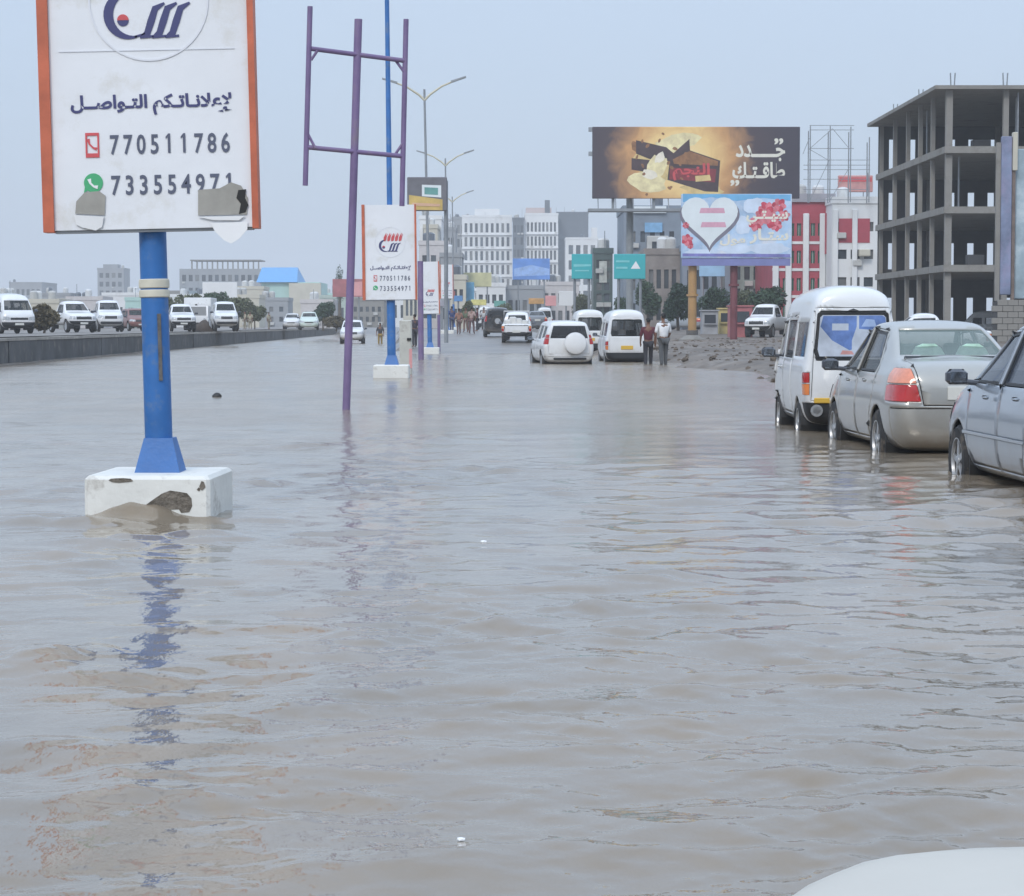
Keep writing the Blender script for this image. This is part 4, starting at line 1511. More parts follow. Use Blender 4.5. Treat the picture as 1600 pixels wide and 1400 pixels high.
def rack_extra(root, sx, sy, sz, objs):
    mb = MB()
    for x in (-.70, .70):
        mb.tube([(x * sx, -2.3 * sy, 1.0 * sz), (x * sx, -2.3 * sy, 1.72 * sz), (x * sx, -.5 * sy, 1.74 * sz)], 0.03, 6)
    mb.tube([(-.70 * sx, -2.3 * sy, 1.72 * sz), (.70 * sx, -2.3 * sy, 1.72 * sz)], 0.03, 6)
    mb.build('load_rack', M_pw, root, smooth=True)
    mb = MB()
    bag = [(-.5, .35), (-.2, .55), (.1, .45), (.45, .30)]
    for i, (x, h) in enumerate(bag):
        mb.bbox((x - .22) * sx, (x + .2) * sx, (-2.1 + .1 * i) * sy, (-1.3 + .1 * i) * sy, 1.0 * sz, (1.05 + h * .7) * sz, 0.07)
    mb.build('load', mat('white sacks', (0.66, 0.65, 0.62), rough=0.9, var=0.1), root, smooth=True)


pk = vehicle('pickup_truck', 'white pickup with a load rack, seen from behind beside the black jeep', 'pickup', 'pickup', M_pw, (0.98, 1.0, 1.05), glass=M_gl, extra=rack_extra, group='traffic ahead in the water')
put(pk, 808, 126, ground_z(X(808, 126), 126) - 0.10, math.radians(-3))


def jeep_extra(root, sx, sy, sz, objs):
    mb = MB().lathe([(.05, -2.30 * sy), (.24, -2.31 * sy), (.36, -2.27 * sy), (.37, -2.10 * sy), (.30, -2.06 * sy)], 22, 'y', (0, 0, .95 * sz))
    mb.build('spare_wheel', M_rubber, root, smooth=True)
    mb = MB().lathe([(.18, -2.33 * sy), (.18, -2.30 * sy)], 16, 'y', (0, 0, .95 * sz))
    mb.build('spare_wheel_badge', M_rim, root, smooth=True)


jeep = vehicle('jeep', 'black jeep seen from behind with a spare wheel on its rear door', 'jeep', 'suv', M_pblk, (0.93, 0.95, 1.10), glass=M_gld, extra=jeep_extra, group='traffic ahead in the water')
put(jeep, 776, 141, ground_z(X(776, 141), 141) - 0.06)

def repaint(root, old, new):
    for c in kids(root):
        if c.type == 'MESH' and c.data.materials and c.data.materials[0] == old:
            c.data = c.data.copy()
            c.data.materials[0] = new
        repaint(c, old, new)


sed = vehicle('sedan_car', 'distant pale car left of the pale green one', 'car', 'sedan', M_pw, (0.98, 1.0, 1.05), glass=M_gl, group='vehicles on the raised carriageway')
sed_src = sed
# ---- more traffic deeper in the street
for src, px, Z, tn, lb, old, new in ((sed_src, 838, 178, 0.0, 'grey car deep in the street, right of the loaded pickup', M_pw, mat('mid grey car paint', (0.16, 0.17, 0.19), rough=0.3, var=0.05, coat=0.5)),
                                     (van2, 758, 215, 0.0, 'far white van left of the black jeep', None, None), (sed_src, 795, 235, 0.0, 'far silver car above the loaded pickup', M_pw, mat('dull silver paint', (0.40, 0.42, 0.44), rough=0.3, var=0.05, coat=0.5)),
                                     (jeep, 822, 265, 0.0, 'far dark jeep among the distant traffic', None, None), (van2, 850, 225, 0.0, 'far white van above the sport utility car', None, None)):
    q = copy_tree(src)
    if old:
        repaint(q, old, new)
    put(q, px, Z, ground_z(X(px, Z), Z), tn, lb, 'traffic far down the street')

# ---- vehicles on the raised carriageway, coming towards us
UP = 0.92
mpv = vehicle('people_carrier', 'white people carrier at the left edge of the picture', 'van', 'van', M_pw, (1.0, 1.0, 0.93), glass=M_gl, group='vehicles on the raised carriageway')
put(mpv, 14, 112, UP, math.pi + math.radians(24))
pk2 = copy_tree(pk)
for c in kids(pk2):
    if c.name.startswith(('load',)):
        COL.objects.remove(c)
        bpy.data.objects.remove(c)
put(pk2, 112, 128, UP, math.pi + math.radians(26), 'white pickup truck right of the people carrier, facing us', 'vehicles on the raised carriageway')


def jeep2_extra(root, sx, sy, sz, objs):
    MB().bbox(-.72 * sx, .72 * sx, 2.08 * sy, 2.22 * sy, .42 * sz, .56 * sz, 0.03).build('bull_bar', M_black, root)


jeep2 = vehicle('jeep', 'white square-built jeep between the bush and the nearest blue pole', 'jeep', 'suv', M_pw, (0.92, 0.9, 1.16), glass=M_gl, extra=jeep2_extra, group='vehicles on the raised carriageway')
put(jeep2, 169, 142, UP, math.pi + math.radians(14))
redc = vehicle('hatchback_car', 'dull red car partly hidden by the nearest blue pole', 'car', 'suv', mat('dull red car paint', (0.22, 0.10, 0.09), rough=0.35, var=0.1, coat=0.3), (0.92, 0.9, 0.92), glass=M_gl, group='vehicles on the raised carriageway')
put(redc, 212, 155, UP, math.pi + math.radians(20))
pk3 = copy_tree(pk2)
put(pk3, 282, 146, UP, math.pi + math.radians(12), 'white pickup just right of the nearest blue pole, facing us')
pk4 = copy_tree(jeep2)
put(pk4, 351, 150, UP, math.pi + math.radians(10), 'white jeep right of the dark mound, facing us', 'vehicles on the raised carriageway')
# small distant cars
put(sed, 457, 215, UP, math.pi)
palg = mat('pale green car paint', (0.62, 0.72, 0.66), rough=0.3, var=0.05, coat=0.3)
sed2 = copy_tree(sed)


repaint(sed2, M_pw, palg)
put(sed2, 483, 190, UP, math.pi + math.radians(3), 'distant pale green car near the end of the wall')
sed3 = copy_tree(suv)
put(sed3, 551, 165, -0.05, math.pi, 'white car beyond the purple post, facing us', 'traffic ahead in the water')

# box truck beyond the mound
root = thing('box_truck', 'white box truck behind the dark mound on the raised carriageway', 'truck', (X(311, 175), 175, UP), RZ + math.pi, 'vehicles on the raised carriageway')
MB().bbox(-1.05, 1.05, -3.6, 1.0, 0.75, 2.55, 0.04).build('cargo_box', mat('truck box white', (0.72, 0.73, 0.73), rough=0.5, var=0.05, dirt=(0.4, 0.38, 0.34), dirt_amt=0.2), root)
mb = MB()
mb.prism([(1.08, .45), (2.6, .45), (2.62, 1.1), (2.35, 1.9), (1.08, 1.95)], -.95, .95, 'x')
cab = mb.build('cab', M_pw, root)
MB().add([(-.85, 2.625, 1.15), (.85, 2.625, 1.15), (.8, 2.385, 1.85), (-.8, 2.385, 1.85)], [(0, 1, 2, 3)]).build('windscreen', M_gl, cab)
MB().box(-1.0, 1.0, 2.56, 2.68, .42, .62).build('bumper', M_black, root)
for sg in (-1, 1):
    MB().lathe([(.13, 2.60), (.13, 2.66), (.08, 2.67)], 14, 'y', (sg * .7, 0, .82)).build('headlight', M_head, root, smooth=True)
    for wy in (1.9, -2.3):
        MB().lathe([(.2, sg * .70), (.42, sg * .70), (.42, sg * .95), (.2, sg * .95)], 18, 'x', (0, wy, .42)).build('wheel', M_rubber, root, smooth=True)
MB().cbox(0.1, 1.01, 1.7, 0.16, 0.03, 0.7).build('door_slot', M_black, root)

# truck parked beyond the bank on the right
tr = copy_tree(pk2)
tr.scale = (1.08, 0.8, 1.2)
put(tr, 1199, 140, 0.5, math.radians(150), 'white square truck on the bank, left of the high-roofed minivan', 'vehicles on the right bank')
v5 = copy_tree(mpv)
put(v5, 1552, 150, 0.3, math.radians(80), 'white van beyond the two sedans at the right', 'vehicles on the right bank')
v6 = copy_tree(pk2)
put(v6, 1447, 88, 0.02, math.radians(85), 'long low white pickup just above the roof of the silver beige sedan', 'vehicles on the right bank')
sd = copy_tree(sed)
put(sd, 1066, 210, ground_z(X(1066, 210), 210), math.radians(60), 'small grey-white car behind the yellow billboard pillar', 'vehicles on the right bank')
repaint(sd, M_pw, mat('grey car paint', (0.30, 0.33, 0.36), rough=0.3, var=0.05, coat=0.4))

# our own car: the white bonnet corner at the lower right
root = thing('own_car', 'white bonnet corner of the car we ride in, at the lower right', 'car', (0, 0, 0))
bm = bmesh.new()
rows = []
NU, NV = 28, 22
# outline of the bonnet's left and front edge as seen on the real panel, from the windscreen foot to the grille
for i in range(NU):
    u = i / (NU - 1)
    y = 0.9 + 1.32 * u
    xl = 0.225 + 0.20 * max(0, (y - 1.90) / 0.32) ** 2.6
    row = []
    for j in range(NV):
        v = (j / (NV - 1)) ** 1.6
        x = xl + (1.80 - xl) * v
        z = 0.848 - 0.030 * math.exp(-(x - xl) * 30) - 0.012 * u - 0.03 * max(0, (u - 0.93) / 0.07) ** 2
        row.append(bm.verts.new((x, y, z)))
    rows.append(row)
for i in range(NU - 1):
    for j in range(NV - 1):
        bm.faces.new((rows[i][j], rows[i][j + 1], rows[i + 1][j + 1], rows[i + 1][j]))
ext = [e for e in bm.edges if e.is_boundary]
r = bmesh.ops.extrude_edge_only(bm, edges=ext)
for v in [g for g in r['geom'] if isinstance(g, bmesh.types.BMVert)]:
    v.co.z = 0.25
    v.co.x += 0.02 if v.co.x > 1 else -0.0
bmesh.ops.recalc_face_normals(bm, faces=bm.faces)
me = bpy.data.meshes.new('bonnet')
bm.to_mesh(me)
bm.free()
link('bonnet', me, mat('chalky white paint', (0.56, 0.54, 0.49), rough=0.6, spec=0.2, var=0.03, scale=4, dirt=(0.6, 0.57, 0.52), dirt_amt=0.15), root, smooth=True)

# ================================================================ PEOPLE
def skin(name, joints, bones, m_, parent, sub=2, rootj=0):
    me = bpy.data.meshes.new(name)
    me.from_pydata([j[0] for j in joints], bones, [])
    o = bpy.data.objects.new(name, me)
    NOW.objects.link(o)
    md = o.modifiers.new('skin', 'SKIN')
    md.use_smooth_shade = True
    for i, j in enumerate(joints):
        r_ = j[1]
        me.skin_vertices[0].data[i].radius = (r_, r_) if not hasattr(r_, '__len__') else r_
        me.skin_vertices[0].data[i].use_root = (i == rootj)
    s = o.modifiers.new('sub', 'SUBSURF')
    s.levels = s.render_levels = sub
    dg = bpy.context.evaluated_depsgraph_get()
    m2 = bpy.data.meshes.new_from_object(o.evaluated_get(dg))
    bpy.data.objects.remove(o)
    m2.materials.clear()
    return link(name, m2, m_, parent, smooth='all')


M_skin = mat('brown skin', (0.19, 0.10, 0.065), rough=0.6, var=0.08)
M_hair = mat('black hair', (0.012, 0.011, 0.010), rough=0.8, var=0.2)


def person(label, loc, rz, shirt, trousers, h=1.75, stride=0.12, arm=(0.05, 0.05), bend=0.0, robe=False, group=None):
    """figure facing +y; legs apart along y by the stride, arms swung by arm[0] (left) and arm[1] (right)"""
    root = thing('person', label, 'person', loc, rz, group)
    k = h / 1.75
    J = {}

    def P(n, x, y, z, r):
        J[n] = ((x * k, (y + bend * max(0, z - 0.95)) * k, z * k), r * k if not hasattr(r, '__len__') else tuple(q * k for q in r))
    P('pelvis', 0, 0, .95, (.145, .10))
    P('waist', 0, .01, 1.10, (.135, .095))
    P('chest', 0, .01, 1.30, (.165, .11))
    P('neckb', 0, 0, 1.45, (.085, .07))
    P('neck', 0, .015, 1.52, .052)
    P('jaw', 0, .035, 1.575, (.062, .072))
    P('skull', 0, .02, 1.66, (.076, .092))
    P('crown', 0, .01, 1.735, (.045, .055))
    for s, n in ((-1, 'l'), (1, 'r')):
        st = stride * s
        a = arm[0] if s < 0 else arm[1]
        P('hip' + n, s * .09, 0, .90, .085)
        P('knee' + n, s * .10, st * .6 + .03, .50, .058)
        P('ankle' + n, s * .10, st, .09, .040)
        P('toe' + n, s * .11, st + .15, .035, .032)
        P('sho' + n, s * .19, 0, 1.40, .056)
        P('elb' + n, s * .25, a * .4 - .01, 1.13, .042)
        P('wri' + n, s * .25, a + .05, .89 + abs(a) * .35, .030)
        P('hand' + n, s * .245, a + .08, .80 + abs(a) * .40, .030)
        P('fin' + n, s * .235, a + .10, .73 + abs(a) * .45, .018)
        P('thu' + n, s * .20, a + .11, .80 + abs(a) * .40, .012)
    names = list(J)
    ix = {n: i for i, n in enumerate(names)}
    B = [('pelvis', 'waist'), ('waist', 'chest'), ('chest', 'neckb'), ('neckb', 'neck'), ('neck', 'jaw'), ('jaw', 'skull'), ('skull', 'crown')]
    for n in 'lr':
        B += [('pelvis', 'hip' + n), ('hip' + n, 'knee' + n), ('knee' + n, 'ankle' + n), ('ankle' + n, 'toe' + n), ('chest', 'sho' + n), ('sho' + n, 'elb' + n), ('elb' + n, 'wri' + n),
              ('wri' + n, 'hand' + n), ('hand' + n, 'fin' + n), ('hand' + n, 'thu' + n)]
    skin('body', [J[n] for n in names], [(ix[a], ix[b]) for a, b in B], M_skin, root, 1)

    def cloth(nm, sel, bones, m_, grow):
        jj = []
        for n in sel:
            c, r = J[n]
            r = (r, r) if not hasattr(r, '__len__') else r
            g_ = grow.get(n, grow['*'])
            jj.append((c, (r[0] + g_, r[1] + g_)))
        ii = {n: i for i, n in enumerate(sel)}
        skin(nm, jj, [(ii[a], ii[b]) for a, b in bones], m_, root, 1)
    cloth('shirt', ['pelvis', 'waist', 'chest', 'neckb', 'shol', 'elbl', 'shor', 'elbr'],
          [('pelvis', 'waist'), ('waist', 'chest'), ('chest', 'neckb'), ('chest', 'shol'), ('shol', 'elbl'), ('chest', 'shor'), ('shor', 'elbr')], shirt, {'*': .018 * k, 'neckb': .004, 'pelvis': .03 * k})
    if robe:
        cloth('robe', ['waist', 'pelvis', 'kneel', 'kneer', 'hipl', 'hipr'], [('waist', 'pelvis'), ('pelvis', 'hipl'), ('pelvis', 'hipr'), ('hipl', 'kneel'), ('hipr', 'kneer')], trousers, {'*': .05 * k})
    else:
        cloth('trousers', ['pelvis', 'hipl', 'hipr', 'kneel', 'kneer', 'anklel', 'ankler'],
              [('pelvis', 'hipl'), ('pelvis', 'hipr'), ('hipl', 'kneel'), ('hipr', 'kneer'), ('kneel', 'anklel'), ('kneer', 'ankler')], trousers, {'*': .018 * k})
    c = J['skull'][0]
    hm = MB()
    bm_ = bmesh.new()
    bmesh.ops.create_uvsphere(bm_, u_segments=14, v_segments=9, radius=1)
    bmesh.ops.delete(bm_, geom=[v for v in bm_.verts if v.co.z < -0.15 and v.co.y > -0.3 or v.co.z < -0.6], context='VERTS')
    for v in bm_.verts:
        v.co = Vector((v.co.x * .090, v.co.y * .104 - .012, v.co.z * .105 + .012)) * k + Vector(c)
    me_ = bpy.data.meshes.new('hair')
    bm_.to_mesh(me_)
    bm_.free()
    link('hair', me_, M_hair, root, smooth='all')
    nm = MB()
    j = J['jaw'][0]
    nm.add([(-.014 * k, j[1] + .085 * k, j[2] + .03 * k), (.014 * k, j[1] + .085 * k, j[2] + .03 * k), (0, j[1] + .112 * k, j[2] + .035 * k), (0, j[1] + .088 * k, j[2] + .08 * k)], [(0, 1, 2), (1, 3, 2), (3, 0, 2), (0, 3, 1)])
    nm.build('nose', M_skin, root)
    return root


cl = lambda n, c: mat(n, c, rough=0.9, var=0.15, scale=6)
Z = 78
person('person in a maroon shirt wading away beside the white van', (X(1013, Z), Z, -0.22), RZ, cl('maroon shirt', (0.115, 0.028, 0.04)), cl('dark trousers', (0.035, 0.035, 0.042)), 1.80, 0.16, (0.12, -0.10))
Z = 76
person('person in a white shirt wading at the edge of the muddy bank', (X(1037, Z), Z, -0.12), RZ + 0.25, cl('white shirt', (0.74, 0.74, 0.75)), cl('grey trousers', (0.09, 0.095, 0.10)), 1.84, 0.10, (0.10, 0.22), bend=0.06)
crowd = [(717, 150, (0.33, 0.17, 0.12), (0.17, 0.11, 0.10), 'person in an orange shirt, leftmost of the group on the dry median'),
         (728, 158, (0.12, 0.15, 0.09), (0.20, 0.12, 0.10), 'person in a green top and brown trousers in the group on the median'),
         (737, 152, (0.42, 0.30, 0.27), (0.15, 0.09, 0.09), 'person in a salmon top in the group on the median'),
         (746, 165, (0.10, 0.03, 0.04), (0.05, 0.05, 0.06), 'person in dark red at the right of the group on the median'),
         (756, 172, (0.50, 0.50, 0.50), (0.06, 0.06, 0.07), 'person in a pale grey shirt nearest the black jeep'),
         (706, 162, (0.05, 0.07, 0.18), (0.05, 0.06, 0.12), 'person in navy clothes behind the fourth lamp post'),
         (648, 118, (0.055, 0.045, 0.06), (0.05, 0.05, 0.06), 'person in dark clothes between the second and third boards'),
         (594, 165, (0.05, 0.05, 0.06), (0.30, 0.20, 0.05), 'person in a dark top just left of the second blue pole')]
for i, (px, Z, a, b, lb) in enumerate(crowd):
    person(lb, (X(px, Z), Z, ground_z(X(px, Z), Z)), RZ + [0.3, 2.6, -0.4, 1.5, 3.0, 0.2, 0.5, 3.1][i], cl('crowd top %d' % i, a), cl('crowd trousers %d' % i, b), 1.72 + 0.05 * (i % 3), 0.05 + 0.04 * (i % 3), (0.08, 0.02 * i), group='people standing on the median')
for i, (px, Z, lb) in enumerate(((383, 205, 'person in tan on the raised carriageway, left one of the pair'), (391, 210, 'person in cream on the raised carriageway, right one of the pair'), (420, 220, 'person in cream standing alone by the wall'))):
    person(lb, (X(px, Z), Z, UP), 2.0 + i, cl('tan shirt %d' % i, (0.40, 0.36, 0.26)), cl('tan trousers %d' % i, (0.30, 0.27, 0.2)), 1.7, 0.06, group='people on the raised carriageway')

# ================================================================ BUILDINGS
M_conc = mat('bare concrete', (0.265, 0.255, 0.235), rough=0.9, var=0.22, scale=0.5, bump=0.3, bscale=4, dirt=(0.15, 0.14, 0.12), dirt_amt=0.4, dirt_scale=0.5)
M_conc_d = mat('shade-darkened block infill', (0.06, 0.063, 0.068), rough=0.9, var=0.2, scale=0.6)  # interior shade of the open floors is put into this dark colour
M_wwall = mat('white painted render', (0.74, 0.75, 0.75), rough=0.8, var=0.06, scale=0.3, dirt=(0.48, 0.47, 0.45), dirt_amt=0.2, dirt_scale=0.2)
M_gwall = mat('grey render', (0.30, 0.315, 0.33), rough=0.85, var=0.1, scale=0.2)
M_dwall = mat('slate grey panels', (0.115, 0.135, 0.16), rough=0.5, var=0.12, scale=0.2)
M_bgl = mat('dark window pane', (0.045, 0.055, 0.065), rough=0.12, var=0.35, scale=0.6)
M_bglb = mat('curtained window pane', (0.16, 0.165, 0.165), rough=0.2, var=0.35, scale=0.9)
M_bglc = mat('pale window pane', (0.085, 0.105, 0.125), rough=0.1, var=0.3, scale=0.7)
M_tank = mat('white plastic tank', (0.60, 0.61, 0.60), rough=0.6, var=0.1)
M_ac = mat('air conditioner case', (0.46, 0.46, 0.44), rough=0.6, var=0.15)
BR = random.Random(99)
M_bgl2 = mat('green window pane', (0.06, 0.17, 0.12), rough=0.15, var=0.3, scale=0.6)
M_redpan = mat('red cladding', (0.40, 0.06, 0.085), rough=0.5, var=0.12, scale=0.6)
M_cream = mat('cream render', (0.55, 0.52, 0.43), rough=0.85, var=0.1, scale=0.3)
M_mint = mat('mint render', (0.42, 0.62, 0.57), rough=0.85, var=0.08, scale=0.3)


def facade(Wd, H, cols, rows, mx, z0, z1, fw, fh, dep=0.25):
    """wall sheet in x-z facing -y with real openings; returns builder and the opening rectangles"""
    xs, zs, ops = [0.0], [0.0], []
    cw, rh = (Wd - 2 * mx) / cols, (H - z0 - z1) / rows
    for c in range(cols):
        a = mx + cw * c + cw * (1 - fw) / 2
        xs += [a, a + cw * fw]
    for r in range(rows):
        b = z0 + rh * r + rh * (1 - fh) / 2
        zs += [b, b + rh * fh]
    xs.append(Wd)
    zs.append(H)
    mb = MB()
    for i in range(len(xs) - 1):
        for j in range(len(zs) - 1):
            x0, x1, a, b = xs[i], xs[i + 1], zs[j], zs[j + 1]
            if i % 2 == 1 and j % 2 == 1:
                mb.add([(x0, 0, a), (x1, 0, a), (x1, 0, b), (x0, 0, b), (x0, dep, a), (x1, dep, a), (x1, dep, b), (x0, dep, b)],
                       [(0, 4, 5, 1), (1, 5, 6, 2), (2, 6, 7, 3), (3, 7, 4, 0)])
                ops.append((x0, x1, a, b))
            else:
                mb.add([(x0, 0, a), (x1, 0, a), (x1, 0, b), (x0, 0, b)], [(0, 1, 2, 3)])
    return mb, ops


def panes(ops, parent, m_, dep, name='window', frame=None, noac=False):
    cache = {}
    for (x0, x1, a, b) in ops:
        k = (round(x1 - x0, 3), round(b - a, 3))
        if k not in cache:
            w_, h_ = k
            cache[k] = (MB().box(0, w_, -0.02, 0.02, 0, h_).mesh('window'), MB().box(w_ * .46, w_ * .54, -0.05, -0.021, 0.0, h_).mesh('mullion'))
        mm = m_ if m_ is not M_bgl else BR.choice((M_bgl, M_bgl, M_bgl, M_bglb, M_bglc))
        o = link(name, cache[k][0], None, parent, loc=(x0, dep, a))
        if not o.data.materials:
            o.data.materials.append(m_)
        o.material_slots[0].link = 'OBJECT'
        o.material_slots[0].material = mm
        if not noac and BR.random() < 0.22 and x1 - x0 > 0.5:
            key = 'ac'
            if key not in cache:
                cache[key] = MB().bbox(0, .8, -.42, -.01, 0, .5, .04).mesh('air_conditioner')
            link('air_conditioner', cache[key], M_ac, parent, loc=(x0 + BR.uniform(-.1, .3), 0, a - .62))
        if frame:
            link('mullion', cache[k][1], frame, o)


def building(name, label, px0, px1, pyt, Z, D, cols, rows, wall, glass=None, mx=0.8, z0=1.0, z1=1.0, fw=0.5, fh=0.55, zb=None, frame=None, parapet=True, side_cols=0, cat='building', rz=0.0, group=None, roofm=None):
    a, b = X(px0, Z), X(px1, Z)
    zt = ZH(pyt, Z)
    zb = 0.7 if zb is None else zb
    Wd, H = b - a, zt - zb
    root = thing(name, label, cat, (a, Z, zb), rz, group)
    mb, ops = facade(Wd, H, cols, rows, mx, z0, z1, fw, fh) if cols else (MB().add([(0, 0, 0), (Wd, 0, 0), (Wd, 0, H), (0, 0, H)], [(0, 1, 2, 3)]), [])
    mb.add([(0, 0, 0), (Wd, 0, 0), (Wd, D, 0), (0, D, 0), (0, 0, H), (Wd, 0, H), (Wd, D, H), (0, D, H)], [(1, 2, 6, 5), (2, 3, 7, 6), (3, 0, 4, 7), (4, 5, 6, 7)])
    wl_ = mb.build('wall', wall, root, fix=False)
    panes(ops, root, glass or M_bgl, 0.22, frame=frame)
    if parapet:
        pm = MB()
        t = 0.25
        for r in ((-.1, Wd + .1, -.1, t), (-.1, Wd + .1, D - t, D + .1), (-.1, t, t, D - t), (Wd - t, Wd + .1, t, D - t)):
            pm.box(r[0], r[1], r[2], r[3], H + 0.003, H + 0.6)
        pm.build('parapet', roofm or wall, root)
        for _ in range(BR.randrange(1, 4)):
            tx, ty = BR.uniform(.8, max(.9, Wd - .8)), BR.uniform(1.0, max(1.2, D * .5))
            MB().lathe([(.1, H + .1), (.55, H + .1), (.55, H + 1.5), (.35, H + 1.7), (.1, H + 1.75)], 12, 'z', (tx, ty, 0)).build('water_tank', BR.choice((M_tank, M_ac, M_dwall)), root, smooth=True)
        if BR.random() < .6:
            tx = BR.uniform(.5, Wd - .5)
            MB().tube([(tx, .6, H), (tx, .6, H + BR.uniform(1.5, 3.5))], .05, 5).build('mast', M_steel, root)
    return root, Wd, H


def box_part(root, name, m_, *b):
    return MB().box(*b).build(name, m_, root)


# ---- unfinished concrete frame on the right
Zc, Df = 133.0, 24.5
xc = X(1475, Zc)
root = thing('unfinished_building', 'bare concrete frame of an unfinished five-level building at the right', 'building', (xc, Zc, 0.3))
BW = 20.0
lev = [ZH(414, Zc) - 0.3, ZH(323, Zc) - 0.3, ZH(229, Zc) - 0.3, ZH(136, Zc) - 0.3]
for i, z in enumerate(lev):
    top = i == 3
    over = 0.75 if top else 0.12
    MB().box(-over, BW, -0.30 if not top else -0.5, Df + 0.3, z - (0.40 if not top else 0.16), z + (0.0 if not top else 0.06)).build('floor_slab', M_conc, root)
ysf = [0.2, 5.2, 9.4, 13.8, 18.8, Df - 0.2]
xsf = [0.1, 3.25, 8.0, 12.5, 17.0]
cmesh = {}
prev = 0.0
for i, z in enumerate(lev):
    h = (z - (0.40 if i < 3 else 0.16)) - prev
    for yi, y in enumerate(ysf):
        for xi, x in enumerate(xsf):
            if xi > 0 and 0 < yi < 5:
                continue
            w_ = 0.19 if (xi == 0 and yi == 0) else (0.13 if xi == 0 else 0.16)
            key = (i, w_)
            if key not in cmesh:
                cmesh[key] = MB().box(-w_, w_, -w_, w_, 0, h).mesh('column')
            link('column', cmesh[key], M_conc, root, loc=(x + (0.3 if xi else 0.1), y, prev))
    # rear walls with tall slots
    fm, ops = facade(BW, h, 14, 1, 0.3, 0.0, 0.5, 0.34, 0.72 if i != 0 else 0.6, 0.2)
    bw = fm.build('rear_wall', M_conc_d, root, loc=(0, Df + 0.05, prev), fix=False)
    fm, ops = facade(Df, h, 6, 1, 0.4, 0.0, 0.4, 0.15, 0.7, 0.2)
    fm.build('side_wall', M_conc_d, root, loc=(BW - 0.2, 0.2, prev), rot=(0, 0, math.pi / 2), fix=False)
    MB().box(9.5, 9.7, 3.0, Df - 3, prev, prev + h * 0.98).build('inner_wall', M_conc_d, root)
    prev = z
for (x, y) in ((0.4, 0.2), (3.5, 0.2), (0.2, 9.4), (0.2, 18.8), (8.3, 0.2)):
    mb = MB()
    for dx, dy in ((-.1, -.1), (.1, -.1), (.1, .1), (-.1, .1)):
        mb.tube([(x + dx, y + dy, prev + 0.05), (x + dx * 1.4, y + dy, prev + 0.85)], 0.02, 5)
    mb.build('rebar', M_steel, root)
for x, y, i, w_ in ((1.6, 1.2, 1, 1.0), (5.2, 2.0, 2, 0.8), (2.2, 3.0, 3, 1.1), (6.4, 1.4, 1, 0.9), (1.2, 10.5, 2, 0.9), (1.5, 16.0, 1, 1.2)):
    z0_ = lev[i - 1]
    MB().bbox(x, x + w_, y, y + .7, z0_, z0_ + .35 + .3 * (i % 2), .03).build('block_pile', M_conc_d, root)
for x, y, i in ((4.3, 0.3, 3), (4.8, 3.0, 3), (1.7, 7.2, 3), (1.0, 11.5, 3), (1.3, 2.6, 2)):
    z0_ = lev[i - 1]
    MB().tube([(x, y, z0_), (x, y, lev[i] - 0.3)], 0.06, 6).build('prop', M_steel, root)

# ---- hoarding and block wall at the right edge
Zh = 112
root = thing('painted_hoarding', 'tall narrow hoarding painted blue and purple at the right edge', 'hoarding', (X(1556, Zh), Zh, ZH(470, Zh)))
hx = X(1600, Zh) - X(1556, Zh)
m = mat('faded blue purple print', (0.20, 0.24, 0.36), rough=0.6, var=0.55, scale=0.5, dirt=(0.32, 0.28, 0.42), dirt_amt=0.5, dirt_scale=0.4)
hh = ZH(213, Zh) - ZH(470, Zh)
MB().bbox(0.19, 0.72, 0.0, 0.25, 0.3, hh, 0.03).build('panel', m, root)
MB().bbox(1.0, 3.6, 0.3, 0.55, 0.1, hh - 0.6, 0.03).build('panel', mat('faded teal print', (0.34, 0.44, 0.50), rough=0.6, var=0.4, scale=0.5, dirt=(0.6, 0.66, 0.68), dirt_amt=0.35, dirt_scale=0.5), root)
MB().box(-0.05, 0.17, 0.05, 0.25, 0, hh - 0.3).build('post', M_conc, root)
MB().box(0.76, 0.92, 0.1, 0.28, 0, hh - 1.7).build('post', mat('brown steel', (0.17, 0.13, 0.11), rough=0.7, var=0.3), root)
MB().bbox(0.74, 0.98, -0.1, 0.29, hh - 1.7, hh + 0.2, 0.03).build('cap_panel', M_cream, root)
root = thing('block_wall', 'grey concrete block wall below the painted hoarding', 'wall', (X(1550, 111), 111, 0.2))
bw_, bh_ = 0.52, 0.30
zt = ZH(468, 111) - 0.2
blk = MB().bbox(0.01, bw_ - 0.01, 0, 0.25, 0.01, bh_ - 0.01, 0.012).mesh('block')
for r_ in range(int(zt / bh_)):
    for c_ in range(8):
        link('block', blk, M_conc, root, loc=(c_ * bw_ + (0.26 if r_ % 2 else 0), random.uniform(-.012, .012), r_ * bh_))
MB().box(0.05, 4.1, 0.05, 0.22, 0, zt - 0.1).build('mortar', M_conc_d, root)

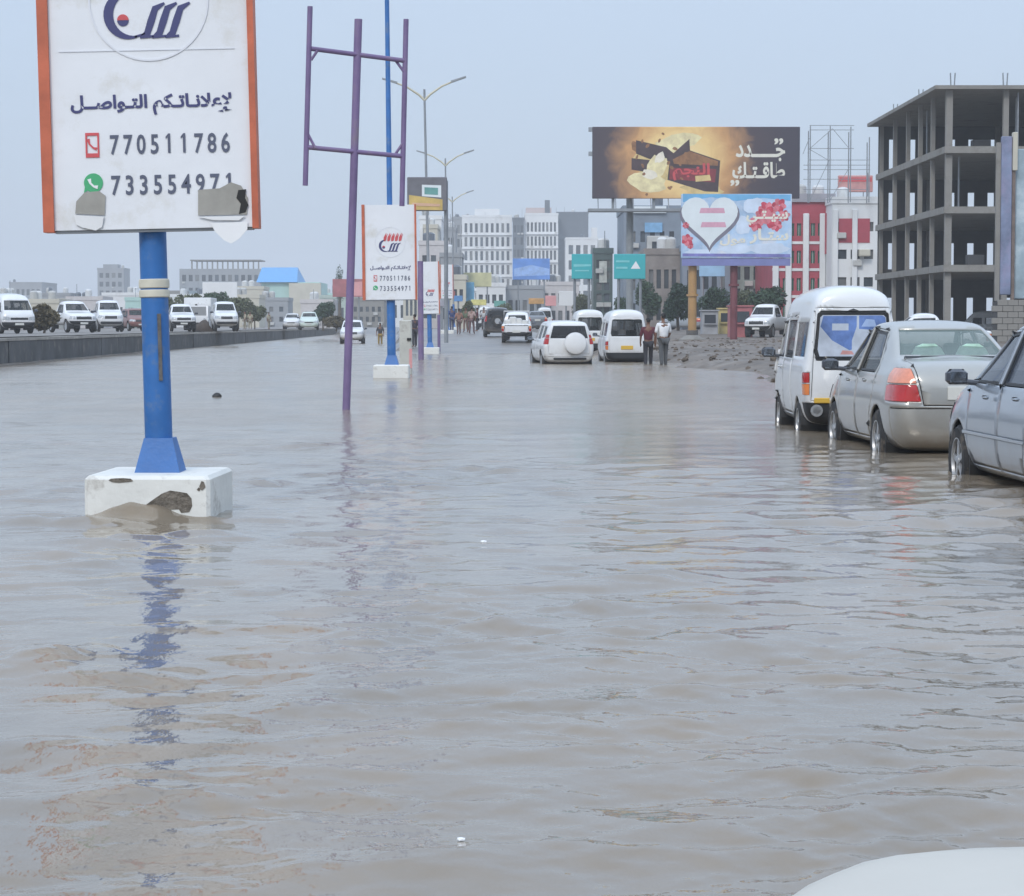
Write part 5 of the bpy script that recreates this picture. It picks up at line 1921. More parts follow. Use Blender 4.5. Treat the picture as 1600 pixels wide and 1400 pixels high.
# ---- red and white building
Zr = 200
root, Wd, H = building('red_white_building', 'red and white building with white pillars behind the heart billboard', 1206, 1300, 316, Zr, 14, 8, 4, M_redpan, M_bgl2, mx=0.2, z0=0.4, z1=1.2, fw=0.60, fh=0.46, zb=0.9, frame=M_wwall)
for px in (1211, 1231, 1258, 1284):
    x = X(px, Zr) - X(1206, Zr)
    MB().bbox(x - .26, x + .26, -.35, -.02, 0, H - 1.0, 0.05).build('pillar', M_wwall, root)
for k in (1, 2, 3):
    z = 0.6 + (H - 1.8) / 4 * k
    MB().box(0.0, Wd, -.08, -.01, z - .12, z + .12).build('band', M_wwall, root)
MB().box(-.2, Wd + .2, -.25, 1, H + .01, H + 0.75).build('roof_fascia', mat('grey fascia', (0.33, 0.32, 0.35), rough=0.7, var=0.1), root)
MB().lathe([(1.0, H - 4.6), (1.0, H - 1.0)], 16, 'z', (Wd + 0.2, -0.1, 0)).build('corner_drum', M_redpan, root, smooth=True)

root, Wd, H = building('white_building', 'white block with long dark windows between the red building and the concrete frame', 1299, 1372, 318, 196, 14, 3, 4, M_wwall, M_bgl, mx=0.3, z0=0.6, z1=0.8, fw=0.70, fh=0.34, zb=0.9)
for px in (1304, 1334):
    x = X(px, 196) - X(1299, 196)
    MB().bbox(x - .22, x + .22, -.3, -.02, 1, H - .5, 0.04).build('pillar', M_wwall, root)
for px in (1320, 1347):
    x = X(px, 196) - X(1299, 196)
    MB().box(x - .6, x + .6, -.06, -.005, H - 3.4, H - 1.3).build('red_panel', M_redpan, root)
MB().bbox(X(1340, 196) - X(1299, 196), X(1357, 196) - X(1299, 196), -.8, -.02, H - 4.6, H - 4.0, 0.06).build('balcony', M_cream, root)

# steel lattice for a billboard on the roofs
Zs = 193
root = thing('roof_lattice', 'empty steel billboard lattice on the roof right of the dark billboard', 'lattice', (X(1250, Zs), Zs, ZH(316, Zs)))
zt = ZH(196, Zs) - ZH(316, Zs)
xe = X(1332, Zs) - X(1250, Zs)
for px in (1264, 1295, 1327, 1356):
    x = X(px, Zs) - X(1250, Zs)
    for d in (0, 1.2):
        MB().tube([(x, d, 0.0), (x, d, zt - (1.0 if px > 1340 else 0.1 * (px - 1264) / 60) - d * 0.3)], 0.05, 6).build('upright', M_steel, root)
for k, pyk in enumerate((196, 203, 232, 250, 258, 265, 280, 296, 312)):
    z = ZH(pyk, Zs) - ZH(316, Zs)
    MB().tube([(0.2 if k > 3 else 0.7, 0, z), (xe + (1.4 if k > 2 else 0), 0, z)], 0.028, 5).build('rail', M_steel, root)
for a, b in (((1264, 316), (1295, 250)), ((1295, 250), (1264, 232)), ((1264, 232), (1300, 200)), ((1295, 316), (1327, 260)), ((1300, 200), (1327, 232)), ((1254, 240), (1264, 215))):
    MB().tube([(X(a[0], Zs) - X(1250, Zs), 0.6, ZH(a[1], Zs) - ZH(316, Zs)), (X(b[0], Zs) - X(1250, Zs), 0.6, ZH(b[1], Zs) - ZH(316, Zs))], 0.025, 5).build('brace', M_steel, root)

# small red shop sign on the roof behind
Z = 230
root = thing('rooftop_sign', 'pale red rooftop sign seen through the steel lattice', 'sign', (X(1308, Z), Z, ZH(315, Z)))
MB().bbox(0, X(1362, Z) - X(1308, Z), 0, .4, ZH(300, Z) - ZH(315, Z), ZH(274, Z) - ZH(315, Z), 0.05).build('panel', mat('pale red sign', (0.60, 0.30, 0.28), rough=0.6, var=0.25, scale=0.8), root)
MB().box(0.1, X(1362, Z) - X(1308, Z) - .1, -.03, -.005, ZH(284, Z) - ZH(315, Z), ZH(277, Z) - ZH(315, Z)).build('stripe', M_redp, root)
for k in (0.6, 2.6):
    MB().tube([(k, .2, 0), (k, .2, ZH(299, Z) - ZH(315, Z))], .05, 6).build('leg', M_steel, root)

# ---- big dark billboard
Zb = 160
bx0, bx1, bz0, bz1 = X(925, Zb), X(1248, Zb), ZH(310, Zb), ZH(198, Zb)
root = thing('billboard', 'large dark billboard with a glowing golden picture and white writing', 'billboard', (X(985, Zb), Zb + 1.2, 0.8))
ox, oy, oz = root.location
m = bpy.data.materials.new('dark print with golden glow')
m.use_nodes = True
n, l = m.node_tree.nodes, m.node_tree.links
p = n['Principled BSDF']
p.inputs['Roughness'].default_value = 0.55
tc = n.new('ShaderNodeTexCoord')
mp = n.new('ShaderNodeMapping')
mp.inputs['Location'].default_value = (-6.3, 0, -2.75)
mp.inputs['Scale'].default_value = (1, 0, 1.0)
l.new(tc.outputs['Object'], mp.inputs[0])
nz = n.new('ShaderNodeTexNoise')
nz.inputs['Scale'].default_value = 0.8
nz.inputs['Detail'].default_value = 5
nz.inputs['Distortion'].default_value = 1.0
l.new(tc.outputs['Object'], nz.inputs['Vector'])
ad = n.new('ShaderNodeMix')
ad.data_type = 'RGBA'
ad.blend_type = 'LINEAR_LIGHT'
ad.inputs[0].default_value = 1.6
l.new(mp.outputs[0], ad.inputs[6])
l.new(nz.outputs['Color'], ad.inputs[7])
ln = n.new('ShaderNodeVectorMath')
ln.operation = 'LENGTH'
l.new(ad.outputs[2], ln.inputs[0])
rp = n.new('ShaderNodeValToRGB')
cr = rp.color_ramp
cr.elements[0].position, cr.elements[0].color = 0.0, (0.95, 0.80, 0.45, 1)
cr.elements[1].position, cr.elements[1].color = 1.0, (0.062, 0.055, 0.075, 1)
for pos, c in ((0.28, (0.90, 0.64, 0.28, 1)), (0.48, (0.62, 0.34, 0.15, 1)), (0.72, (0.085, 0.065, 0.075, 1))):
    e = cr.elements.new(pos)
    e.color = c
mrn = n.new('ShaderNodeMapRange')
mrn.inputs['From Max'].default_value = 7.4
l.new(ln.outputs['Value'], mrn.inputs['Value'])
l.new(mrn.outputs[0], rp.inputs[0])
l.new(rp.outputs[0], p.inputs['Base Color'])
bd = MB().bbox(0, bx1 - bx0, 0, 0.35, 0, bz1 - bz0, 0.03).build('panel', m, root, loc=(bx0 - ox, -1.2, bz0 - oz))
BWd, BHt = bx1 - bx0, bz1 - bz0
M_choc = mat('dark brown print', (0.075, 0.05, 0.055), rough=0.5, var=0.3, scale=1.5)
M_lit0 = mat('cream highlight print', (0.86, 0.80, 0.66), rough=0.5, var=0.1)
M_gold = mat('gold print', (0.72, 0.55, 0.25), rough=0.5, var=0.2, scale=1.5)


def bp_(u, v):
    """photo pixels to the board's own coordinates"""
    return ((u - 925) / 323 * BWd, (310 - v) / 112 * BHt)


rb = random.Random(4)


def blob(cx, cy, rx, ry, rot=0.0, n_=14, jit=0.18):
    out = []
    for k in range(n_):
        t_ = 2 * math.pi * k / n_
        r_ = 1 + rb.uniform(-jit, jit)
        u, v = rx * r_ * math.cos(t_), ry * r_ * math.sin(t_)
        out.append((cx + u * math.cos(rot) - v * math.sin(rot), cy + u * math.sin(rot) + v * math.cos(rot)))
    return out


M_gold2 = mat('pale gold print', (0.86, 0.72, 0.42), rough=0.5, var=0.25, scale=1.5)
M_brn = mat('warm brown print', (0.30, 0.15, 0.07), rough=0.5, var=0.35, scale=2)
M_wine = mat('wine red print', (0.24, 0.04, 0.05), rough=0.5, var=0.3, scale=2)
art = [(blob(1035, 258, 44, 26, .2), M_gold, .003), (blob(1010, 285, 30, 14, .1), M_gold2, .0045), (blob(1060, 222, 36, 12, -.2), M_gold2, .004), (blob(1096, 296, 34, 9, .1), M_gold, .0042), (blob(1000, 232, 16, 9, .5), M_brn, .005),
       ([(993, 219), (1040, 230), (1052, 240), (1048, 252), (1018, 250), (993, 240)], M_choc, .006), ([(986, 247), (1014, 250), (1016, 262), (1004, 268), (986, 265)], M_choc, .0066),
       ([(1046, 244), (1076, 217), (1077, 235), (1124, 251), (1121, 300), (1100, 299), (1042, 281)], M_choc, .007), ([(1050, 249), (1076, 236), (1121, 252), (1120, 259), (1052, 256)], M_brn, .0076),
       ([(1046, 262), (1118, 264), (1116, 285), (1045, 280)], M_wine, .0080), (blob(1026, 262, 14, 20, .3), M_gold2, .0084), (blob(1014, 272, 12, 8), M_lit0, .0088), (blob(1030, 246, 7, 10, .6), M_lit0, .0089)]
for _ in range(16):
    art.append((blob(rb.uniform(985, 1085), rb.uniform(206, 304), rb.uniform(2, 4.2), rb.uniform(1.5, 2.6), rb.uniform(0, 3), 9, .08), M_brn, .009 + rb.random() * .002))
for poly, mm, d in art:
    MB().prism([bp_(*q) for q in poly], -0.002 - d, -0.0025 - d).build('printed_shape', mm, bd)
lettering('lettering', arabic('النجم'), M_redp, bd, *[v for q in ((1050, 0), (1108, 0)) for v in (bp_(*q)[0],)], bp_(0, 282)[1], bp_(0, 255)[1], -0.018, bold=0.03)
MB().prism([bp_(*q) for q in ((1085, 275), (1108, 273), (1110, 282), (1086, 284))], -0.017, -0.019).build('printed_shape', M_gold, bd)
M_lit = mat('cream white print', (0.80, 0.78, 0.68), rough=0.5, var=0.05)
lettering('lettering', arabic('جـــــدد'), M_lit, bd, bp_(1148, 0)[0], bp_(1225, 0)[0], bp_(0, 252)[1], bp_(0, 226)[1], -0.004, bold=0.03)
lettering('lettering', arabic('طاقـتـك'), M_lit, bd, bp_(1143, 0)[0], bp_(1225, 0)[0], bp_(0, 279)[1], bp_(0, 253)[1], -0.004, bold=0.03)
lettering('lettering', '”', M_lit, bd, bp_(1208, 0)[0], bp_(1222, 0)[0], bp_(0, 226)[1], bp_(0, 216)[1], -0.004, bold=0.03)
lettering('lettering', '”', M_lit, bd, bp_(1140, 0)[0], bp_(1154, 0)[0], bp_(0, 291)[1], bp_(0, 281)[1], -0.004, bold=0.03)
MB().box(bx0 - ox - .3, bx1 - ox - 6.5, -1.9, -0.4, bz0 - oz - .95, bz0 - oz - .75).build('catwalk', M_steel, root)
for k in range(7):
    x = bx0 - ox + 0.4 + k * 1.25
    MB().tube([(x, -1.85, bz0 - oz - .8), (x, -1.1, bz0 - oz + .0)], .04, 5).build('bracket', M_steel, root)
for k in range(5):
    x = bx0 - ox + 1.5 + 2.9 * k
    MB().box(x - .1, x + .1, -.84, -.5, bz0 - oz - .7, bz1 - oz - .2).build('back_rib', M_steel, root)
MB().tube([(0, 0, -0.5), (0, 0, bz1 - oz - 1.0)], .26, 18).build('pillar', mat('grey pillar paint', (0.25, 0.27, 0.28), rough=0.5, var=0.12), root, smooth=True)
for pz in (ZH(202, Zb), ZH(240, Zb)):
    MB().cbox(bx0 - ox - .12, -1.0, pz - oz, .3, .3, .3).build('floodlight', M_steel, root)

# ---- pink and blue billboard on two pillars
Zp = 122
px0_, px1_ = X(1064, Zp), X(1236, Zp)
z0_, z1_ = ZH(403, Zp), ZH(303, Zp)
gy = ground_z(X(1083, Zp), Zp)
root = thing('billboard', 'pale blue billboard with a white heart and red flowers on two pillars', 'billboard', (X(1083, Zp), Zp + 0.6, gy))
ox, oy, oz = root.location
PW, PH = px1_ - px0_, z1_ - z0_
bd = MB().bbox(0, PW, 0, .3, 0, PH, 0.02).build('panel', mat('pale blue print', (0.42, 0.58, 0.80), rough=0.5, var=0.3, scale=0.6, dirt=(0.72, 0.76, 0.84), dirt_amt=0.45, dirt_scale=0.7), root,
                                                loc=(px0_ - ox, -.6, z0_ - oz), rot=(0, 0, 0))


def pp(u, v):
    return ((u - 1064) / 172 * PW, (403 - v) / 100 * PH)


def shape(poly, mm, d):
    MB().prism([pp(*q) for q in poly], -0.002 - d, -0.0035 - d).build('printed_shape', mm, bd)


M_sky = mat('bright blue print', (0.16, 0.42, 0.68), rough=0.5, var=0.2, scale=0.8)
M_hw = mat('icy white print', (0.74, 0.80, 0.82), rough=0.5, var=0.06, scale=1)
M_hg = mat('grey brown print', (0.20, 0.19, 0.24), rough=0.5, var=0.15)
M_fl = mat('crimson print', (0.55, 0.06, 0.10), rough=0.5, var=0.35, scale=2.5)
M_pk = mat('pink print', (0.66, 0.36, 0.46), rough=0.5, var=0.15)
M_pu = mat('violet print', (0.20, 0.20, 0.48), rough=0.5, var=0.25)
shape([(1066, 302.8), (1234, 304), (1234, 314), (1190, 309), (1150, 314), (1110, 308), (1066, 316)], M_sky, 0.002)


def heart(cx, cy, w_, h_, n_=40):
    out = []
    for k in range(n_):
        t_ = 2 * math.pi * k / n_
        out.append((cx + w_ * math.sin(t_) ** 3, cy - h_ * (13 * math.cos(t_) - 5 * math.cos(2 * t_) - 2 * math.cos(3 * t_) - math.cos(4 * t_)) / 16))
    return out


shape(heart(1108, 346, 47, 46), M_hg, 0.0035)
shape(heart(1108, 341, 44, 44), M_hw, 0.004)
M_mist = mat('misty white print', (0.62, 0.72, 0.86), rough=0.5, var=0.15, scale=1)
for cx, cy, rx, ry in ((1150, 390, 26, 8), (1200, 388, 30, 9), (1090, 394, 20, 5), (1178, 322, 16, 12), (1160, 352, 12, 14)):
    shape(blob(cx, cy, rx, ry), M_mist, 0.003 + rx * 0.00001)
shape([(1066, 400.5), (1234, 402), (1234, 397), (1066, 396)], M_pu, 0.006)
M_fl2 = mat('rose print', (0.66, 0.20, 0.24), rough=0.5, var=0.3, scale=3)
for cx, cy, rr in ((1073, 375, 9), (1196, 327, 12), (1216, 321, 11), (1180, 350, 11), (1204, 343, 13), (1224, 337, 9), (1071, 352, 5), (1188, 336, 9), (1212, 352, 9), (1078, 384, 5)):
    for k in range(6):
        t_ = k * 1.047 + cx
        u, v = cx + rr * .55 * math.cos(t_), cy + rr * .55 * math.sin(t_)
        p_ = [(max(1065, min(1234.5, a_)), b_) for a_, b_ in blob(u, v, rr * .52, rr * .42, t_, 10, .12)]
        shape(p_, (M_fl, M_fl2)[k % 2], 0.0062 + 0.0002 * k + 0.0001 * (int(cx) % 7))
for v0, v1, u0, u1 in ((325, 333, 1092, 1132), (347, 355, 1094, 1134)):
    shape([(u0, v1), (u1, v1), (u1 - 2, v0), (u0 + 2, v0)], M_pk, 0.007)
lettering('lettering', arabic('سيـتـي'), M_lit, bd, pp(1165, 0)[0], pp(1230, 0)[0], pp(0, 352)[1], pp(0, 329)[1], -0.016, bold=0.035)
lettering('lettering', arabic('ستـار'), M_lit, bd, pp(1170, 0)[0], pp(1231, 0)[0], pp(0, 381)[1], pp(0, 357)[1], -0.016, bold=0.035)
lettering('lettering', arabic('مول'), M_lit, bd, pp(1124, 0)[0], pp(1164, 0)[0], pp(0, 384)[1], pp(0, 366)[1], -0.016, bold=0.03)
MB().box(.05, PW - .05, .05, .28, -.42, -.02).build('lower_rail', mat('violet steel', (0.20, 0.22, 0.45), rough=0.5, var=0.1), bd)
for (px, m_, r_, zb_) in ((1083, mat('ochre pillar paint', (0.42, 0.25, 0.10), rough=0.35, var=0.15, scale=1, dirt=(0.30, 0.14, 0.08), dirt_amt=0.25), .235, gy - .5),
                          (1148, mat('dark red pillar paint', (0.175, 0.055, 0.065), rough=0.5, var=0.2, scale=1), .20, -0.4)):
    x = X(px, Zp) - ox
    pl = MB().tube([(x, 0, zb_ - oz), (x, 0, z0_ - oz), (x, 0, z0_ - oz + 2.0)], r_, 22).build('pillar', m_, root, smooth=True)
    MB().lathe([(r_ + .09, 2.45 + .55 * (px > 1100)), (r_ + .09, 2.57 + .55 * (px > 1100))], 22, 'z', (x, 0, 0)).build('flange', m_, pl)
    if px < 1100:
        MB().lathe([(r_ + .5, 0.02), (r_ + .5, .10), (r_ + .05, .35)], 22, 'z', (x, 0, 0)).build('footing', M_conc, pl)
        MB().lathe([(r_ + .09, .36), (r_ + .09, .60)], 22, 'z', (x, 0, 0)).build('foot_ring', MATS['rust scar'], pl)

# ---- far white apartment complex
Z = 690
root, Wd, H = building('apartment_block', 'long white six-storey apartment block far down the road', 722, 800, 339, Z, 20, 9, 7, M_wwall, M_bgl, mx=0.4, z0=2.5, z1=1.2, fw=0.50, fh=0.66, zb=0.9)
MB().box(Wd * .25, Wd * .75, 2, 10, H + .6, H + 2.6).build('roof_room', M_wwall, root)
for k in range(6):
    z = 2.5 + (H - 3.7) / 7 * (k + 1)
    MB().box(-.05, Wd + .05, -.55, -.003, z - .12, z + .12).build('floor_band', M_wwall, root)
for k in range(1, 9):
    x = .4 + (Wd - .8) / 9 * k
    MB().box(x - .18, x + .18, -.22, -.003, 3.2, H).build('rib', M_wwall, root)
root, Wd, H = building('apartment_block', 'white apartment block right of the dark stair tower, far down the road', 820, 872, 336, Z, 20, 8, 7, M_wwall, M_bgl, mx=0.4, z0=2.5, z1=1.5, fw=0.56, fh=0.66, zb=0.9)
for k in range(6):
    z = 2.5 + (H - 4.0) / 7 * (k + 1)
    MB().box(-.05, Wd + .05, -.55, -.003, z - .12, z + .12).build('floor_band', M_wwall, root)
MB().box(0.3, Wd * .8, 1, 9, H + .6, H + 2.3).build('roof_room', mat('pale pink render', (0.58, 0.48, 0.46), rough=0.8, var=0.08), root)
MB().box(Wd * .6, Wd * .75, .6, 4, H + .6, H + 4.6).build('roof_tank', M_dwall, root)
building('stair_tower', 'dark glazed stair tower between the two white apartment blocks', 801, 819, 343, Z - 2, 15, 3, 8, M_dwall, M_bgl, mx=0.2, z0=2, z1=1, fw=0.7, fh=0.6, zb=0.9, cat='tower')
building('grey_block', 'windowless slate-grey block behind the white apartments', 870, 919, 334, Z + 8, 16, 0, 0, M_dwall, zb=0.9)
root, Wd, H = building('apartment_block', 'white framed apartment block right of the slate-grey block', 884, 934, 374, Z - 20, 14, 4, 5, M_wwall, M_bgl, mx=0.4, z0=2.5, z1=0.8, fw=0.6, fh=0.6, zb=0.9)
MB().box(Wd * .80, Wd * .98, 0, 6, H + .6, H + 3.5).build('roof_room', M_wwall, root)
building('teal_glass_block', 'bluish grey block left of the white apartments, far away', 706, 727, 342, Z + 5, 18, 3, 7, M_gwall, M_bgl, mx=0.2, z0=2, z1=1, fw=0.6, fh=0.6, zb=0.9)

# bare hill behind the roofs
mb = MB()
NX, NY = 46, 12
hx0, hx1, Zm = X(660, 1500), X(800, 1500), 1500
vs, fs = [], []
for j in range(NY):
    for i in range(NX):
        u, v = i / (NX - 1), j / (NY - 1)
        x = hx0 + (hx1 - hx0) * u
        prof = sstep(0, .25, np.array(u)) * (1 - sstep(.62, .9, np.array(u)))
        h = (ZH(328, 1500)) * float(prof) * math.sin(math.pi * v) * (0.94 + 0.08 * noise.noise(Vector((u * 9, v * 4, 0))) + 0.04 * noise.noise(Vector((u * 30, v * 9, 2))))
        vs.append((x, Zm + (v - .5) * 300, h))
for j in range(NY - 1):
    for i in range(NX - 1):
        fs.append((j * NX + i, j * NX + i + 1, (j + 1) * NX + i + 1, (j + 1) * NX + i))
mb.add(vs, fs)
tag(mb.build('hill', mat('bare brown hill', (0.13, 0.105, 0.09), rough=0.95, var=0.3, scale=0.02), smooth='all'), kind='structure')

# ---- shops on the left of the road end
shops = [(656, 690, 343, 330, 'small white building with a dark window behind the third board', M_wwall, 2, 4), (662, 684, 357, 322, 'cream flat-roofed building below the yellow and black sign', M_cream, 2, 3),
         (655, 700, 383, 300, 'pale pinkish building behind the third white board', mat('pale pink grey render', (0.56, 0.53, 0.52), rough=0.85, var=0.08), 3, 3),
         (690, 712, 360, 420, 'dark grey narrow building beside the far lamp posts', M_gwall, 3, 5), (688, 722, 402, 290, 'grey shop block with small dark windows behind the standing group', M_gwall, 3, 3),
         (695, 728, 437, 260, 'low pale shop front with a blue drop sign', M_cream, 3, 2), (744, 790, 448, 330, 'low white shop row under the pale yellow sign', M_wwall, 4, 2),
         (790, 850, 452, 340, 'low blue-grey shop row under the blue gantry sign', M_gwall, 5, 1), (846, 905, 446, 350, 'low pale pink shop row left of the teal signs', MATS['pale pink grey render'], 5, 2)]
for (a, b, yt, Z, lb, w_, c_, r_) in shops:
    building('shop_building', lb, a, b, yt, Z, 10, c_, r_, w_, M_bgl, mx=0.2, z0=0.6, z1=0.6, fw=0.6, fh=0.55, zb=0.9)


def sign(name, label, px0, px1, py0, py1, Z, m_, legs=True, shapes=(), t=0.2, gz=0.85):
    root = thing(name, label, 'sign', (X((px0 + px1) / 2, Z), Z, gz))
    w_ = X(px1, Z) - X(px0, Z)
    h_ = ZH(py0, Z) - ZH(py1, Z)
    zb_ = ZH(py1, Z) - gz
    b_ = MB().bbox(-w_ / 2, w_ / 2, -t, 0, zb_, zb_ + h_, min(.03, t / 4)).build('panel', m_, root)
    for ks, (poly, mm) in enumerate(shapes):
        d_ = .004 + .006 * ks
        MB().prism([((u - (px0 + px1) / 2) * w_ / (px1 - px0), zb_ + (py1 - v) * h_ / (py1 - py0)) for u, v in poly], -t - d_, -t - d_ - .004).build('printed_shape', mm, b_)
    if legs:
        for sg in legs if isinstance(legs, tuple) else (-.35, .35):
            MB().tube([(sg * w_, .12, -.3), (sg * w_, .12, zb_ + h_ * .9)], max(.09, w_ * .02), 8).build('leg', M_steel, root, smooth=True)
    return root


M_teal = mat('teal sign sheet', (0.05, 0.42, 0.45), rough=0.45, var=0.1, scale=0.5)
M_tl2 = mat('pale teal print', (0.22, 0.60, 0.62), rough=0.45, var=0.1)
M_bls = mat('blue sign sheet', (0.13, 0.28, 0.66), rough=0.45, var=0.25, scale=0.4)
sign('road_sign', 'left teal road sign above the white cars', 893, 925, 397, 436, 148, M_teal, shapes=(([(896, 417), (923, 416), (923, 413), (896, 413)], M_tl2), ([(898, 424), (920, 424), (920, 422), (898, 422)], M_tl2)))
sign('road_sign', 'right teal road sign with a white triangle', 959, 1008, 397, 436, 146, M_teal, shapes=(([(985, 420), (1000, 420), (993, 408)], M_white), ([(962, 410), (983, 410), (983, 407), (962, 407)], M_tl2), ([(962, 420), (980, 420), (980, 417), (962, 417)], M_tl2)))
sign('banner_sign', 'blue banner sign in front of the far white apartments', 801, 859, 404, 437, 300, M_bls, shapes=(([(803, 420), (830, 414), (858, 420), (858, 430), (803, 432)], mat('light blue print', (0.30, 0.46, 0.78), rough=0.5, var=0.2)),))
sign('shop_sign', 'pale yellow sign above the low white shops', 724, 768, 426, 448, 300, mat('pale yellow sheet', (0.62, 0.60, 0.34), rough=0.6, var=0.2, scale=0.6))
sign('shop_sign', 'blue drop-shaped sign above the standing group', 725, 741, 441, 478, 262, mat('mid blue sheet', (0.12, 0.34, 0.52), rough=0.5, var=0.35, scale=0.7), legs=(0.0,))
sign('shop_sign', 'small white square sign left of the green tower', 873, 896, 455, 478, 262, M_wwall, legs=(0.0,))
sign('shop_sign', 'small salmon sign beside the white square sign', 852, 869, 462, 478, 270, M_pinkp, legs=(0.0,))
M_yb = mat('dark grey sign sheet', (0.16, 0.16, 0.18), rough=0.5, var=0.15)
root = sign('roadside_billboard', 'dark grey and yellow sign above the second white board', 637, 699, 277, 330, 99, M_yb, legs=(.47,),
            shapes=(([(640, 328), (692, 329), (692, 312), (640, 305)], mat('ochre print', (0.58, 0.42, 0.14), rough=0.5, var=0.3, scale=0.8)), ([(660, 307), (690, 309), (690, 290), (660, 289)], M_hw),
                    ([(664, 304), (685, 305), (685, 294), (664, 293)], mat('dark teal print', (0.14, 0.34, 0.32), rough=0.5, var=0.15)), ([(645, 322), (688, 323), (688, 319), (645, 317)], mat('peach print', (0.66, 0.42, 0.28), rough=0.5, var=0.15))))
sign('shop_sign', 'red roof sign left of the second blue pole', 520, 568, 436, 464, 300, mat('dull red sheet', (0.36, 0.12, 0.13), rough=0.6, var=0.3, scale=0.6), shapes=(([(545, 462), (566, 462), (566, 440), (545, 441)], M_pinkp),))
sign('hoarding', 'white hoarding above the trees at the left', 317, 371, 441, 466, 330, M_wwall)

# dark green tower and the grey shop building behind the teal signs
root, Wd, H = building('glass_tower', 'narrow dark green glass tower between the two teal signs', 927, 957, 396, 245, 6, 2, 6, mat('dark green cladding', (0.075, 0.11, 0.105), rough=0.35, var=0.2, scale=0.4), M_bgl, mx=.2, z0=.5, z1=.5, fw=.7, fh=.7, zb=0.8, cat='tower')
MB().box(Wd * .3, Wd * .7, -.12, -.01, H * .62, H * .9).build('emblem', mat('silver emblem', (0.5, 0.52, 0.48), rough=0.4, var=0.3, scale=2), root)
root, Wd, H = building('shop_building', 'blue-grey building with white balcony under the large dark billboard', 974, 1064, 330, 235, 14, 5, 4, mat('blue grey render', (0.22, 0.26, 0.31), rough=0.8, var=0.15, scale=0.4), M_bgl, mx=.5, z0=1, z1=1.4, fw=.5, fh=.45, zb=.8)
MB().box(1.0, Wd - 1.6, -.3, -.01, H - .2, H + .5).build('roof_sign', M_hw, root)
MB().box(2.2, Wd - 2.0, -.25, -.01, H - 2.2, H - 1.2).build('blue_fascia', mat('sky blue sheet', (0.20, 0.40, 0.62), rough=0.5, var=0.15), root)
MB().bbox(2.4, Wd - 1.4, -1.1, -.02, H - 6.0, H - 2.6, .08).build('bay', mat('off white bay', (0.50, 0.50, 0.48), rough=0.8, var=0.15, scale=0.8), root)
for x in (2.9, 4.0):
    MB().box(x, x + .75, -1.16, -1.11, H - 4.6, H - 3.2).build('bay_window', M_bgl, root)
building('shop_building', 'brown and grey shop front behind the right teal sign', 1008, 1062, 398, 215, 10, 4, 2, mat('brown grey front', (0.25, 0.22, 0.20), rough=0.8, var=0.3, scale=0.5), M_bgl, mx=.2, z0=.5, z1=.8, fw=.6, fh=.6, zb=.7)
building('shop_building', 'pale building with a light blue sign under the heart billboard', 1066, 1140, 392, 212, 10, 5, 2, MATS['blue grey render'], M_bgl, mx=.3, z0=.5, z1=1.2, fw=.6, fh=.6, zb=.6)
sign('shop_sign', 'light blue shop sign seen under the heart billboard', 1092, 1132, 408, 432, 205, mat('light blue sheet', (0.32, 0.52, 0.72), rough=0.5, var=0.2, scale=0.6), gz=.5)
building('shop_building', 'grey-green building right of the dark red pillar', 1140, 1208, 400, 214, 10, 4, 3, mat('grey green render', (0.27, 0.32, 0.30), rough=0.8, var=0.15), M_bgl, mx=.3, z0=.5, z1=.6, fw=.6, fh=.6, zb=.6)

# kiosks on the right bank
for (a, b, yt, yb_, Z, m_, lb) in ((1097, 1122, 485, 522, 150, mat('grey kiosk steel', (0.34, 0.35, 0.37), rough=0.6, var=0.15), 'grey metal kiosk right of the yellow pillar'),
                                  (1124, 1139, 482, 506, 152, mat('pale yellow kiosk paint', (0.62, 0.50, 0.22), rough=0.6, var=0.12), 'small yellow stall left of the dark red pillar'),
                                  (1140, 1176, 478, 524, 140, mat('faded red kiosk paint', (0.42, 0.14, 0.15), rough=0.6, var=0.2), 'faded red kiosk behind the dark red pillar')):
    x0, x1 = X(a, Z), X(b, Z)
    gz = ground_z((x0 + x1) / 2, Z)
    root = thing('kiosk', lb, 'kiosk', (x0, Z, gz - .05))
    w_, h_ = x1 - x0, ZH(yt, Z) - gz
    MB().bbox(0, w_, 0, 1.4, 0, h_, .03).build('box', m_, root)
    MB().box(-.08, w_ + .08, -.12, 1.5, h_ + .003, h_ + .09).build('roof', m_, root)
    MB().box(w_ * .15, w_ * .85, -.03, -.005, h_ * .5, h_ * .85).build('hatch', M_bgl, root)
    MB().box(w_ * .1, w_ * .9, -.22, -.005, h_ * .44, h_ * .48).build('counter', m_, root)

# ---- far side on the left
building('office_block', 'faint flat grey block at the far left skyline', 15, 66, 443, 900, 30, 6, 3, M_gwall, M_bgl, mx=.5, z0=1, z1=1, fw=.6, fh=.5, zb=.9)
root, Wd, H = building('office_tower', 'faint grey tower with balconies on the left skyline', 153, 194, 421, 860, 14, 4, 6, M_gwall, M_bgl, mx=.3, z0=1, z1=.6, fw=.6, fh=.55, zb=.9)
MB().box(Wd * .2, Wd * .75, 1, 8, H + .6, H + 2.0).build('roof_room', M_gwall, root)
root, Wd, H = building('unfinished_block', 'grey unfinished block with bare columns on the left skyline', 281, 408, 420, 640, 18, 12, 4, M_gwall, M_bgl, mx=.4, z0=1, z1=.8, fw=.6, fh=.5, zb=.9, parapet=False)
for k in range(14):
    x = Wd * .15 + Wd * .82 * k / 13
    MB().box(x - .18, x + .18, .5, .9, H + .003, H + 2.3).build('column', M_conc, root)
MB().box(Wd * .13, Wd, 0, 12, H + 2.31, H + 2.6).build('roof_slab', M_conc, root)
